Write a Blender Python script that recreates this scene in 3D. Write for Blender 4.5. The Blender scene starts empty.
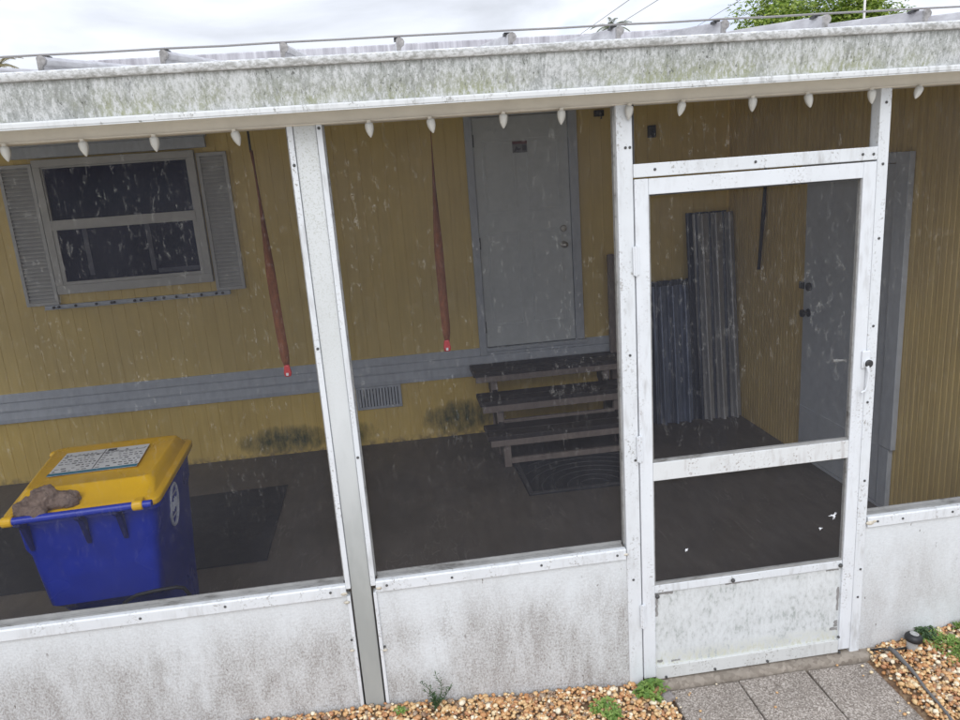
import bpy, bmesh, math, random
from mathutils import Vector, Matrix, noise as mnoise
random.seed(7)
R = math.radians
scene = bpy.context.scene
COL = scene.collection
ROOT = {}

# ------------------------------------------------------------------ helpers
class MB:
    """collects shapes in world coordinates"""
    def __init__(s): s.v = []; s.f = []
    def add(s, vs, fs, M=None):
        b = len(s.v)
        s.v += [tuple(M @ Vector(v)) if M is not None else tuple(v) for v in vs]
        s.f += [tuple(b + i for i in f) for f in fs]
        return s
    def box(s, x0, x1, y0, y1, z0, z1, M=None):
        if x0 > x1: x0, x1 = x1, x0
        if y0 > y1: y0, y1 = y1, y0
        if z0 > z1: z0, z1 = z1, z0
        vs = [(x0,y0,z0),(x1,y0,z0),(x1,y1,z0),(x0,y1,z0),(x0,y0,z1),(x1,y0,z1),(x1,y1,z1),(x0,y1,z1)]
        return s.add(vs, [(0,3,2,1),(4,5,6,7),(0,1,5,4),(1,2,6,5),(2,3,7,6),(3,0,4,7)], M)
    def extrude(s, prof, a, b, axis='x', M=None):
        """closed profile [(p,q)] extruded a..b. axis x: (y,z); axis y: (x,z); axis z: (x,y)"""
        def P(p, q, t):
            return (t,p,q) if axis == 'x' else ((p,t,q) if axis == 'y' else (p,q,t))
        n = len(prof)
        vs = [P(p,q,a) for p,q in prof] + [P(p,q,b) for p,q in prof]
        fs = [(i,(i+1)%n,n+(i+1)%n,n+i) for i in range(n)] + [tuple(range(n-1,-1,-1)), tuple(range(n,2*n))]
        return s.add(vs, fs, M)
    def strip(s, prof, a, b, axis='z', M=None):
        """open profile -> sheet"""
        def P(p, q, t):
            return (t,p,q) if axis == 'x' else ((p,t,q) if axis == 'y' else (p,q,t))
        n = len(prof)
        vs = [P(p,q,a) for p,q in prof] + [P(p,q,b) for p,q in prof]
        return s.add(vs, [(i,i+1,n+i+1,n+i) for i in range(n-1)], M)
    def tube(s, pts, r, seg=8, cap=True):
        pts = [Vector(p) for p in pts]
        rs = r if isinstance(r, (list, tuple)) else [r]*len(pts)
        vs, fs = [], []
        up = Vector((0.13,0.27,0.95))
        for i,p in enumerate(pts):
            d = (pts[min(i+1,len(pts)-1)] - pts[max(i-1,0)]).normalized()
            a = d.cross(up)
            if a.length < 1e-3: a = d.cross(Vector((1,0,0)))
            a.normalize(); b = d.cross(a)
            for k in range(seg):
                t = 2*math.pi*k/seg
                vs.append(p + (a*math.cos(t) + b*math.sin(t))*rs[i])
        for i in range(len(pts)-1):
            for k in range(seg):
                fs.append((i*seg+k, i*seg+(k+1)%seg, (i+1)*seg+(k+1)%seg, (i+1)*seg+k))
        if cap:
            fs.append(tuple(range(seg-1,-1,-1))); fs.append(tuple(range((len(pts)-1)*seg, len(pts)*seg)))
        return s.add(vs, fs)
    def lathe(s, prof, c, seg=20, axis='z', M=None):
        """prof [(r,h)] spun about an axis through c"""
        vs, fs = [], []
        for r,h in prof:
            for k in range(seg):
                t = 2*math.pi*k/seg; u, w = r*math.cos(t), r*math.sin(t)
                v = (u,w,h) if axis == 'z' else ((h,u,w) if axis == 'x' else (w,h,u))
                vs.append((c[0]+v[0], c[1]+v[1], c[2]+v[2]))
        for i in range(len(prof)-1):
            for k in range(seg):
                fs.append((i*seg+k, i*seg+(k+1)%seg, (i+1)*seg+(k+1)%seg, (i+1)*seg+k))
        fs.append(tuple(range(seg-1,-1,-1))); fs.append(tuple(range((len(prof)-1)*seg, len(prof)*seg)))
        return s.add(vs, fs, M)
    def loft(s, rings, M=None, cap=True):
        n = len(rings[0]); vs = [p for r in rings for p in r]; fs = []
        for i in range(len(rings)-1):
            for k in range(n):
                fs.append((i*n+k, i*n+(k+1)%n, (i+1)*n+(k+1)%n, (i+1)*n+k))
        if cap:
            fs.append(tuple(range(n-1,-1,-1))); fs.append(tuple(range((len(rings)-1)*n, len(rings)*n)))
        return s.add(vs, fs, M)

def tag(o, label, cat, group=None, kind=None):
    o['label'] = label; o['category'] = cat
    if group: o['group'] = group
    if kind: o['kind'] = kind
    return o

def thing(name, loc, label, cat, group=None):
    o = bpy.data.objects.new(name, None); COL.objects.link(o)
    o.location = loc; o.empty_display_size = .1
    ROOT[o] = Vector(loc)
    return tag(o, label, cat, group)

def build(name, mb, m, parent=None, loc=None, smooth=False, bevel=0.0, seg=2, label=None, solid=0.0, fixn=True):
    L = ROOT[parent] if parent is not None else Vector(loc if loc is not None else (0,0,0))
    me = bpy.data.meshes.new(name)
    me.from_pydata([(v[0]-L.x, v[1]-L.y, v[2]-L.z) for v in mb.v], [], mb.f)
    if fixn:
        bm = bmesh.new(); bm.from_mesh(me)
        bmesh.ops.recalc_face_normals(bm, faces=bm.faces)
        bm.to_mesh(me); bm.free()
    me.materials.append(m)
    o = bpy.data.objects.new(name, me); COL.objects.link(o)
    if parent is not None:
        o.parent = parent
    else:
        o.location = L
    ROOT[o] = L
    if solid:
        md = o.modifiers.new('solid','SOLIDIFY'); md.thickness = solid; md.offset = 0
    if bevel:
        md = o.modifiers.new('bevel','BEVEL'); md.width = bevel; md.segments = seg; md.limit_method = 'ANGLE'; md.angle_limit = R(35)
    if smooth:
        for p in me.polygons: p.use_smooth = True
        if smooth != 'all' or bevel:
            try: me.set_sharp_from_angle(angle=R(40))
            except Exception: pass
    if label: o['label'] = label
    return o

def share(o, offset, parent=None):
    """copy of a part (same mesh) moved by offset"""
    c = o.copy(); COL.objects.link(c)
    if parent is not None: c.parent = parent
    c.location = Vector(o.location) + Vector(offset)
    ROOT[c] = ROOT[o]
    return c

# ------------------------------------------------------------------ materials
class G:
    def __init__(s, name):
        s.m = bpy.data.materials.new(name); s.m.use_nodes = True
        s.t = s.m.node_tree; s.b = s.t.nodes['Principled BSDF']
        s.tc = s.t.nodes.new('ShaderNodeTexCoord')
    def N(s, typ, **kw):
        n = s.t.nodes.new(typ)
        for k,v in kw.items(): setattr(n,k,v)
        return n
    def L(s, a, b):
        if hasattr(a,'is_output'): s.t.links.new(a,b)
        elif isinstance(a,(tuple,list)) and len(a)==3 and b.type=='RGBA': b.default_value = (*a,1)
        else: b.default_value = a
    def vec(s, sc=(1,1,1), loc=(0,0,0), rot=(0,0,0)):
        n = s.N('ShaderNodeMapping'); s.L(s.tc.outputs['Object'], n.inputs['Vector'])
        n.inputs['Scale'].default_value = sc; n.inputs['Location'].default_value = loc; n.inputs['Rotation'].default_value = rot
        return n.outputs[0]
    def noise(s, vec, scale, detail=4, rough=.55, dist=0):
        n = s.N('ShaderNodeTexNoise'); s.L(vec, n.inputs['Vector'])
        n.inputs['Scale'].default_value = scale; n.inputs['Detail'].default_value = detail
        n.inputs['Roughness'].default_value = rough; n.inputs['Distortion'].default_value = dist
        return n.outputs['Fac']
    def vor(s, vec, scale, out='Distance', feature='F1'):
        n = s.N('ShaderNodeTexVoronoi', feature=feature); s.L(vec, n.inputs['Vector']); n.inputs['Scale'].default_value = scale
        return n.outputs[out]
    def ramp(s, fac, *stops, interp='LINEAR'):
        n = s.N('ShaderNodeValToRGB'); n.color_ramp.interpolation = interp
        e = n.color_ramp.elements
        while len(e) < len(stops): e.new(.5)
        for q,(p,c) in zip(e, stops):
            q.position = p; q.color = (c,c,c,1) if isinstance(c,(int,float)) else (*c,1)
        s.L(fac, n.inputs[0]); return n.outputs[0]
    def math(s, op, a, b=0.0, clamp=False):
        n = s.N('ShaderNodeMath', operation=op, use_clamp=clamp); s.L(a,n.inputs[0]); s.L(b,n.inputs[1]); return n.outputs[0]
    def mix(s, fac, a, b, mode='MIX'):
        n = s.N('ShaderNodeMix', data_type='RGBA', blend_type=mode)
        s.L(fac, n.inputs[0])
        for v,i in ((a,n.inputs[6]),(b,n.inputs[7])): s.L(v,i)
        return n.outputs[2]
    def sep(s, vec=None):
        n = s.N('ShaderNodeSeparateXYZ'); s.L(vec if vec is not None else s.tc.outputs['Object'], n.inputs[0]); return n.outputs
    def bump(s, h, strength=.3, dist=.005):
        n = s.N('ShaderNodeBump'); s.L(h, n.inputs['Height']); n.inputs['Strength'].default_value = strength; n.inputs['Distance'].default_value = dist
        return n.outputs[0]
    def done(s, color, rough=.6, metal=0.0, bump=None, spec=.5, **kw):
        s.L(color, s.b.inputs['Base Color']); s.L(rough, s.b.inputs['Roughness']); s.L(metal, s.b.inputs['Metallic'])
        s.b.inputs['Specular IOR Level'].default_value = spec
        if bump is not None: s.t.links.new(bump, s.b.inputs['Normal'])
        for k,v in kw.items(): s.b.inputs[k].default_value = v
        return s.m

def simple(name, col, rough=.5, var=.12, scale=20, metal=0, spec=.5, bump=0, stretch=(1,1,1)):
    g = G(name); v = g.vec(stretch)
    n = g.noise(v, scale, 5, .6); n2 = g.noise(v, scale*.13, 3)
    k = g.math('ADD', g.math('MULTIPLY', n, .6), g.math('MULTIPLY', n2, .4))
    a = tuple(max(0,c*(1-var*1.6)) for c in col); b = tuple(min(1,c*(1+var*1.6)) for c in col)
    return g.done(g.ramp(k,(.3,a),(.7,b)), g.ramp(n2,(.3,max(.02,rough-.1)),(.7,min(1,rough+.1))), metal, g.bump(n,bump,.003) if bump else None, spec)

def white_metal(name, base, dirt, amount=.5, zdirt=False):
    """white painted aluminium: fine specks, chips and drip streaks"""
    g = G(name); v = g.vec(); vs = g.vec((1,1,.22))
    fine = g.noise(v, 90, 4, .65); mid = g.noise(vs, 14, 4, .6); low = g.noise(v, 3, 3)
    specks = g.math('MULTIPLY', g.ramp(fine,(.54,0),(.66,1)), g.ramp(mid,(.46,0),(.62,1)))
    streak = g.math('MULTIPLY', g.ramp(g.noise(vs, 40, 3),(.5,0),(.72,1)), g.ramp(low,(.42,0),(.65,1)))
    k = g.math('MULTIPLY', g.math('MAXIMUM', specks, g.math('MULTIPLY', streak, .6)), amount, True)
    c = g.mix(k, base, dirt)
    c = g.mix(g.ramp(g.noise(v, 6, 3),(.35,0),(.75,.35)), c, tuple(b*.82 for b in base))
    return g.done(c, .45, 0, g.bump(fine,.08,.002))

M = {}
M['white'] = white_metal('white_painted_aluminium', (.66,.685,.71), (.22,.20,.17), .9)
M['white_door'] = white_metal('white_door_paint', (.68,.705,.735), (.28,.26,.24), .8)
M['caulk'] = simple('old_caulk', (.50,.46,.38), .7, .25, 60)
M['cream'] = simple('cream_paint', (.74,.69,.60), .6, .06, 12)

def gutter_mat():
    g = G('lichen_stained_gutter_paint'); v = g.vec(); vs = g.vec((1,1,.6))
    z = g.sep()[2]
    n1 = g.noise(g.vec((1,1,.42)), 80, 6, .78, .3); n2 = g.noise(g.vec((1,1,.35)), 11, 5, .7); n3 = g.noise(v, 210, 3, .7); n4 = g.noise(g.vec((1,1,.3),(7,0,0)), 2.2, 3)
    k = g.math('ADD', g.math('MULTIPLY', n1, .50), g.math('ADD', g.math('MULTIPLY', n2, .22), g.math('ADD', g.math('MULTIPLY', n3, .18), g.math('MULTIPLY', n4, .10))))
    spots = g.ramp(k,(.42,0),(.478,.25),(.515,.68),(.58,1))
    c = g.mix(spots, (.60,.615,.618), (.27,.285,.275))
    green = g.math('MULTIPLY', g.ramp(g.noise(v, 4, 5, .7),(.40,0),(.60,.95)), g.ramp(z,(.055,1),(.13,.12)))
    green = g.math('MULTIPLY', green, g.ramp(n1,(.40,0),(.56,.75)))
    c = g.mix(green, c, (.30,.32,.17))
    drip = g.math('MULTIPLY', g.ramp(g.noise(g.vec((1,1,.05)), 75, 3),(.55,0),(.68,.6)), g.ramp(n2,(.42,0),(.58,1)))
    c = g.mix(drip, c, (.20,.205,.195))
    pits = g.math('MULTIPLY', g.ramp(g.noise(g.vec((1,1,.5),(2,9,4)), 100, 3, .65),(.60,0),(.66,.85)), g.ramp(n2,(.40,.1),(.60,1)))
    c = g.mix(pits, c, (.08,.085,.075))
    return g.done(c, .6, 0, g.bump(k,.25,.003))
M['gutter'] = gutter_mat()

def lip_mat():
    g = G('speckled_gutter_lip_paint'); v = g.vec((.6,1,1))
    n1 = g.noise(v, 85, 5, .72); n2 = g.noise(v, 10, 4, .65)
    k = g.math('ADD', g.math('MULTIPLY', n1,.7), g.math('MULTIPLY', n2,.3))
    c = g.mix(g.ramp(k,(.45,0),(.51,.5),(.60,.95)),(.62,.63,.635),(.30,.30,.285))
    return g.done(c, .5, 0, g.bump(n1,.12,.002))
M['lip'] = lip_mat()
M['lip2'] = white_metal('scuffed_gutter_hem_paint', (.64,.655,.66), (.28,.28,.26), 1.5)

def rib_mat():
    g = G('weathered_roof_metal'); v = g.vec((1,.25,1))
    n1 = g.noise(v, 30, 5, .65); n2 = g.noise(g.vec(), 5, 3)
    k = g.math('ADD', g.math('MULTIPLY', n1,.6), g.math('MULTIPLY', n2,.4))
    return g.done(g.ramp(k,(.3,(.26,.25,.26)),(.5,(.42,.41,.42)),(.7,(.58,.58,.59))), .55, .15, g.bump(n1,.1,.002))
M['rib'] = rib_mat()
M['ribcap'] = simple('dark_weathered_cap', (.29,.28,.275), .7, .4, 70)

def edge_mat():
    g = G('streaked_roof_edge_metal'); v = g.vec((1,1,.08))
    n1 = g.noise(v, 16, 4, .7); n2 = g.noise(g.vec(), 4, 3)
    k = g.math('ADD', g.math('MULTIPLY', n1,.75), g.math('MULTIPLY', n2,.25))
    return g.done(g.ramp(k,(.32,(.22,.21,.23)),(.5,(.40,.39,.42)),(.68,(.60,.60,.63))), .65)
M['edge'] = edge_mat()

def knee_mat():
    g = G('mildewed_white_kneewall_paint'); v = g.vec(); z = g.sep()[2]
    f = g.noise(g.vec((1,1,.7)), 130, 6, .85); f2 = g.noise(g.vec((.6,1,1.6)), 70, 4, .75); m = g.noise(g.vec((1,1,.3)), 12, 6, .75, .3)
    low = g.noise(g.vec((1,1,.55),(3.1,0,1.7)), 3.0, 5, .62); low2 = g.noise(g.vec((1,1,.3),(8.3,0,.2)), 4.6, 4, .6)
    zk = g.ramp(z,(.10,1),(.46,.9),(.69,.15))
    a = g.math('MULTIPLY', g.math('ADD', g.ramp(low,(.33,0),(.54,1)), g.ramp(g.math('MULTIPLY', g.math('ADD', g.sep()[0], 3), .2),(.25,.3),(.42,0)), True), zk)
    grain = g.math('ADD', g.math('MULTIPLY', f, .72), g.math('MULTIPLY', m, .28))
    k = g.math('MULTIPLY', a, g.ramp(grain,(.43,.03),(.50,.40),(.56,1)))
    b = g.math('MULTIPLY', g.math('MULTIPLY', g.ramp(low2,(.50,0),(.62,1)), zk), g.ramp(grain,(.47,0),(.56,.95)))
    foot = g.math('MULTIPLY', g.ramp(z,(.13,.9),(.27,0)), g.ramp(grain,(.46,0),(.56,1)))
    streak = g.math('MULTIPLY', g.ramp(g.noise(g.vec((1,1,.04)), 38, 3),(.58,0),(.70,.45)), g.ramp(low,(.42,0),(.6,1)))
    k = g.math('MAXIMUM', g.math('MAXIMUM', k, b), g.math('MAXIMUM', streak, foot))
    c = g.mix(g.ramp(f2,(.38,0),(.62,.40)), (.68,.712,.735), (.50,.52,.535))
    xx = g.sep()[0]
    k = g.math('MULTIPLY', k, g.ramp(g.math('MULTIPLY', g.math('ADD', xx, 3), .2),(.60,1),(.80,.42)))
    c = g.mix(g.math('MULTIPLY', a, .38), c, (.44,.43,.415))
    c = g.mix(g.math('MULTIPLY', k, .80), c, (.18,.155,.135))
    fleck = g.math('MULTIPLY', g.ramp(g.noise(g.vec((1,1,.5)),48,2),(.69,0),(.73,1)), g.ramp(low,(.40,.1),(.6,1)))
    c = g.mix(fleck, c, (.12,.10,.085))
    return g.done(c, .62, 0, g.bump(g.math('ADD',f2,g.math('MULTIPLY',m,1.0)),.22,.003))
M['knee'] = knee_mat()

def post_mat():
    g = G('chalky_aluminium_post_paint'); v = g.vec(); z = g.sep()[2]
    f = g.noise(v, 170, 4, .7); m = g.noise(g.vec((1,1,.3)), 9, 4)
    h = g.math('ADD', z, g.math('MULTIPLY', g.math('SUBTRACT', m, .5), .7))
    c = g.mix(g.ramp(h,(.55,1),(1.35/2.6,.0)) if False else g.ramp(g.math('MULTIPLY',h,.4),(.30,1),(.56,0)), (.60,.62,.625), (.33,.345,.335))
    specks = g.math('MULTIPLY', g.ramp(f,(.52,0),(.66,1)), g.ramp(g.math('MULTIPLY',h,.4),(.55,.05),(.95,.8)))
    c = g.mix(specks, c, (.34,.35,.30))
    c = g.mix(g.ramp(m,(.45,0),(.72,.35)), c, (.46,.47,.45))
    return g.done(c, .5, .1, g.bump(f,.06,.002))
M['post'] = post_mat()

def sill_mat():
    g = G('dirty_sill_track'); v = g.vec((.4,1,1))
    n = g.noise(v, 40, 5, .7); n2 = g.noise(v, 8, 3)
    k = g.math('ADD', g.math('MULTIPLY', n,.55), g.math('MULTIPLY', n2,.45))
    return g.done(g.ramp(k,(.36,(.12,.115,.11)),(.46,(.25,.25,.245)),(.7,(.36,.36,.355))), .6)
M['sill'] = sill_mat()

def screen_mat():
    g = G('dusty_insect_screen'); v = g.vec((1,1,.55)); z = g.sep()[2]
    sq = g.noise(v, 75, 3, .65, 1.2)
    line = g.ramp(g.math('ABSOLUTE', g.math('SUBTRACT', sq, .5)), (.0,1),(.022,.8),(.045,0))
    gate = g.ramp(g.noise(g.vec((1.5,1,.6),(5.3,0,2.2)), 30, 3, .6),(.555,0),(.63,1))
    area = g.ramp(g.noise(g.vec((1.6,1,.5),(1.3,0,.4)), 3.0, 3),(.38,.2),(.54,1))
    hi = g.ramp(g.math('MULTIPLY', z, .4),(.34,.12),(.60,1))
    k = g.math('MULTIPLY', g.math('MULTIPLY', line, gate), g.math('MULTIPLY', area, hi))
    bits = g.math('MULTIPLY', g.ramp(g.noise(g.vec((1,1,.3)), 105, 2, .5),(.655,0),(.72,.65)), g.math('MULTIPLY', area, hi))
    spk = g.math('MAXIMUM', k, bits)
    k = g.math('ADD', g.math('MULTIPLY', spk, .13), SCREEN-.03)
    film = g.noise(g.vec((1,1,.5)), 4, 4, .6)
    tr = g.N('ShaderNodeBsdfTransparent'); tr.inputs[0].default_value = (.97,.97,.97,1)
    df = g.N('ShaderNodeBsdfDiffuse'); g.L(g.mix(g.math('MULTIPLY', spk, .62, True),(.072,.074,.088),(.58,.57,.54)), df.inputs[0])
    mx = g.N('ShaderNodeMixShader')
    base = g.ramp(film,(.3,SCREEN-.04),(.7,SCREEN+.05))
    g.L(g.math('MAXIMUM', base, k), mx.inputs[0]); g.t.links.new(tr.outputs[0], mx.inputs[1]); g.t.links.new(df.outputs[0], mx.inputs[2])
    g.t.links.new(mx.outputs[0], g.t.nodes['Material Output'].inputs[0])
    return g.m
SCREEN = .21
M['screen'] = screen_mat()

def siding_mat(name, col, dark, streak=.5):
    g = G(name); v = g.vec((1,1,.06)); vv = g.vec()
    n1 = g.noise(v, 30, 4, .65); n2 = g.noise(vv, 2.0, 4); n3 = g.noise(vv, 40, 3)
    k = g.math('ADD', g.math('MULTIPLY', n1,streak), g.math('MULTIPLY', n2,1-streak))
    c = g.ramp(k,(.3,dark),(.62,col))
    return g, c, n3
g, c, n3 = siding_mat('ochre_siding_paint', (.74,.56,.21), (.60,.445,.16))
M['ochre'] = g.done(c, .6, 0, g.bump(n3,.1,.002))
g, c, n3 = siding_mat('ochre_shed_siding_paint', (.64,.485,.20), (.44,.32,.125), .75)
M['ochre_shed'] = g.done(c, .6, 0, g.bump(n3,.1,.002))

def skirt_mat():
    g, c, n3 = siding_mat('ochre_skirting_paint_with_algae', (.78,.57,.17), (.62,.44,.12))
    x,y,z = g.sep()
    # two algae blooms low on the skirting (x local to the house root)
    def bloom(cx, w, cz, h, amt):
        dx = g.math('DIVIDE', g.math('SUBTRACT', x, cx), w); dz = g.math('DIVIDE', g.math('SUBTRACT', z, cz), h)
        d = g.math('ADD', g.math('MULTIPLY',dx,dx), g.math('MULTIPLY',dz,dz))
        d = g.math('ADD', d, g.math('MULTIPLY', g.math('SUBTRACT', g.noise(g.vec((1,1,.35)), 9, 5, .7), .5), 2.0))
        return g.ramp(d,(.0,amt),(.5,amt*.6),(1.3,0))
    k = g.math('MAXIMUM', bloom(-.40,.42,.17,.17,1.0), g.math('MAXIMUM', bloom(-2.0,.42,.13,.14,1.0), bloom(-1.45,.26,.12,.14,.95)))
    k = g.math('MULTIPLY', k, g.ramp(g.noise(g.vec((1,1,.5)), 22, 4, .7),(.30,.5),(.6,1)))
    c = g.mix(k, c, (.045,.062,.020))
    gr = g.math('MULTIPLY', g.ramp(z,(.0,.75),(.06,0)), g.ramp(g.noise(g.vec(), 18, 4),(.4,0),(.6,1)))
    c = g.mix(gr, c, (.12,.10,.07))
    return g.done(c, .65, 0, g.bump(n3,.1,.002))
M['skirt'] = skirt_mat()

M['grey'] = simple('grey_trim_paint', (.46,.49,.54), .5, .10, 25, stretch=(1,1,.4))
M['greydoor'] = simple('grey_door_paint', (.56,.59,.605), .45, .06, 18)
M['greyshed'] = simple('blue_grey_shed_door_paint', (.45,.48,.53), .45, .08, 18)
M['greyshut'] = simple('grey_shutter_plastic', (.48,.48,.475), .55, .06, 18)
M['greyframe'] = simple('grey_window_frame', (.46,.455,.44), .5, .05, 18)
M['pane_light'] = simple('painted_pane_light_streak', (.075,.08,.11), .6, .25, 12)  # paler tone for the light streaks painted on the lower pane
M['dark'] = simple('dark_metal', (.03,.03,.032), .45, .2, 40)
M['steel'] = simple('worn_steel', (.42,.41,.40), .35, .1, 60, metal=.8)
M['brass'] = simple('tarnished_knob_metal', (.40,.38,.34), .3, .1, 60, metal=.9)
M['bolt'] = simple('bolt_metal', (.06,.06,.06), .5, .2, 80)

def glass_mat():
    g = G('dark_window_glass'); n = g.noise(g.vec(), 3, 3)
    return g.done(g.ramp(n,(.3,(.008,.010,.028)),(.7,(.014,.016,.040))), .15, 0, None, .10)
M['glass'] = glass_mat()

def floor_mat():
    g = G('painted_porch_concrete'); v = g.vec()
    n1 = g.noise(v, 3, 5, .65); n2 = g.noise(v, 60, 4); n3 = g.noise(g.vec((1,.3,1)), 14, 4)
    k = g.math('ADD', g.math('MULTIPLY', n1,.5), g.math('MULTIPLY', n3,.5))
    c = g.ramp(k,(.34,(.080,.070,.064)),(.66,(.125,.110,.100)))
    c = g.mix(g.ramp(n2,(.66,0),(.74,.4)), c, (.25,.24,.22))
    sc = g.ramp(g.math('ABSOLUTE', g.math('SUBTRACT', g.noise(g.vec((1,.25,1),(0,0,0),(0,0,.6)), 9, 2, .4, 1.5), .5)),(.0,.5),(.006,.3),(.014,0))
    c = g.mix(g.math('MULTIPLY', sc, g.ramp(g.noise(g.vec((1,1,1),(3,1,0)), 2.4, 3),(.48,0),(.6,1))), c, (.22,.205,.19))
    c = g.mix(g.ramp(g.noise(g.vec((1,1,1),(9,1,0)), 1.1, 4, .6),(.5,0),(.68,.55)), c, (.055,.05,.047))
    return g.done(c, g.ramp(n1,(.3,.5),(.7,.75)), 0, g.bump(n2,.15,.002))
M['floor'] = floor_mat()

def concrete_mat(name, cols, scale, b=.35):
    g = G(name); v = g.vec()
    cell = g.vor(v, scale, 'Color'); 
    cs = g.sep(cell)[0]
    n = g.noise(v, 4, 4, .6); f = g.noise(v, scale*2.0, 3)
    c = g.ramp(cs, *[(i/(len(cols)-1), q) for i,q in enumerate(cols)])
    c = g.mix(g.ramp(n,(.35,0),(.75,.45)), c, tuple(q*.6 for q in cols[0]))
    d = g.vor(v, scale)
    return g.done(c, .85, 0, g.bump(g.math('ADD', g.math('MULTIPLY',d,-.7), f),b,.004), .3)
M['paver'] = concrete_mat('exposed_aggregate_paver', [(.16,.135,.115),(.27,.235,.205),(.33,.29,.255),(.56,.51,.46),(.20,.172,.148)], 190)
M['stoop'] = concrete_mat('weathered_concrete', [(.20,.17,.14),(.27,.235,.195),(.33,.29,.245)], 60, .2)

def gravel_mat():
    g = G('tan_river_gravel'); geo = g.N('ShaderNodeNewGeometry')
    r = geo.outputs['Random Per Island']
    c = g.ramp(r,(0,(.44,.19,.06)),(.14,(.55,.30,.12)),(.28,(.66,.45,.22)),(.42,(.74,.60,.38)),(.50,(.15,.075,.045)),(.55,(.36,.14,.055)),(.66,(.58,.36,.16)),(.78,(.78,.70,.54)),(.87,(.27,.20,.15)),(.94,(.50,.25,.09)), interp='CONSTANT')
    n = g.noise(g.vec(), 160, 4, .6)
    c = g.mix(g.ramp(n,(.4,0),(.75,.45)), c, (.76,.62,.40))
    c = g.mix(g.ramp(g.noise(g.vec((1,1,1),(4,4,4)), 90, 3),(.55,0),(.75,.5)), c, (.34,.17,.07))
    return g.done(c, .55, 0, g.bump(n,.1,.002))
M['gravel'] = gravel_mat()
def bed_mat():
    g = G('gravel_bed_grit'); v = g.vec(); cs = g.sep(g.vor(v, 70, 'Color'))[0]
    c = g.ramp(cs,(0,(.14,.08,.045)),(.4,(.22,.14,.08)),(.7,(.30,.21,.13)),(1,(.12,.07,.045)))
    return g.done(c, .9, 0, g.bump(g.vor(v,70),-.8,.01))
M['bed'] = bed_mat()
def ground_mat():
    g = G('lawn_and_sand'); v = g.vec(); n = g.noise(v, .3, 5); n2 = g.noise(v, 12, 4)
    return g.done(g.mix(g.ramp(n,(.35,0),(.45,1)), (.20,.20,.10), g.ramp(n2,(.3,(.34,.31,.26)),(.7,(.46,.42,.36)))), .9)
M['ground'] = ground_mat()

M['blue'] = simple('blue_bin_plastic', (.010,.032,.40), .30, .10, 12, spec=.5)
M['bluedark'] = simple('dark_blue_bin_plastic', (.008,.012,.11), .45, .1, 12)
M['yellow'] = simple('yellow_lid_plastic', (.84,.49,.006), .33, .05, 10)
M['black'] = simple('black_plastic', (.014,.014,.015), .5, .2, 30)
M['rubber'] = simple('black_rubber_mat', (.020,.021,.026), .8, .2, 60, bump=.3)
M['rubberworn'] = simple('worn_grey_rubber', (.060,.060,.066), .8, .25, 60)
M['paper'] = simple('sticker_paper', (.78,.80,.83), .6, .05, 20)
M['print'] = simple('sticker_ink', (.09,.09,.10), .6, .1, 20)
M['teal'] = simple('sticker_blue_band', (.03,.20,.30), .6, .05, 20)
M['redband'] = simple('sticker_red_band', (.16,.055,.055), .6, .05, 20)
M['emblem'] = simple('embossed_emblem_white', (.62,.64,.70), .6, .2, 60)
def cloth_mat():
    g = G('crumpled_brown_cloth'); n = g.noise(g.vec((1,1.6,1)), 38, 6, .7, .8); n2 = g.noise(g.vec(), 14, 4, .65, .6)
    return g.done(g.ramp(n2,(.3,(.14,.095,.075)),(.5,(.27,.195,.155)),(.7,(.20,.145,.125))), .85, 0, g.bump(n,1.0,.012), .35)
M['cloth'] = cloth_mat()
def wood_mat():
    g = G('brown_stair_paint'); n = g.noise(g.vec((.12,1,1)), 50, 4, .6); n2 = g.noise(g.vec(), 6, 3)
    return g.done(g.ramp(g.math('ADD',g.math('MULTIPLY',n,.6),g.math('MULTIPLY',n2,.4)),(.3,(.026,.022,.023)),(.7,(.058,.048,.046))), .6, 0, g.bump(n,.2,.002))
M['tread'] = wood_mat()
M['stairframe'] = simple('grey_brown_stair_timber', (.24,.20,.18), .65, .15, 30, stretch=(1,1,.4))
M['strap'] = simple('rust_brown_webbing', (.23,.085,.035), .8, .25, 60, stretch=(1,1,.5), bump=.2)
M['red'] = simple('red_buckle_plastic', (.62,.055,.06), .4, .08, 20)
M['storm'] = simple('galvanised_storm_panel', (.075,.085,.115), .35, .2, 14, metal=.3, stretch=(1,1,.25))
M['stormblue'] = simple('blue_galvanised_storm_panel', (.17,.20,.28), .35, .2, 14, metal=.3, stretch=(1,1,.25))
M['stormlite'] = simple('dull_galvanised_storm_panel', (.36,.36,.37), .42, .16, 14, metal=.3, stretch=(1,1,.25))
M['bulb'] = simple('frosted_bulb_plastic', (.55,.545,.51), .3, .04, 30)
M['wire'] = simple('grey_weathered_cable', (.26,.25,.25), .6, .1, 30)
M['tape'] = simple('grey_tape_remnant', (.24,.235,.23), .6, .15, 60)
M['lampgrey'] = simple('clear_grey_lamp_body', (.36,.36,.35), .3, .15, 40)
M['ceil'] = simple('porch_ceiling_metal', (.75,.75,.73), .5, .06, 6)
M['pole'] = simple('white_mast_paint', (.70,.70,.70), .5, .05, 10)
M['stone'] = simple('grey_stone', (.22,.20,.19), .8, .2, 40, bump=.4)

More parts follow.
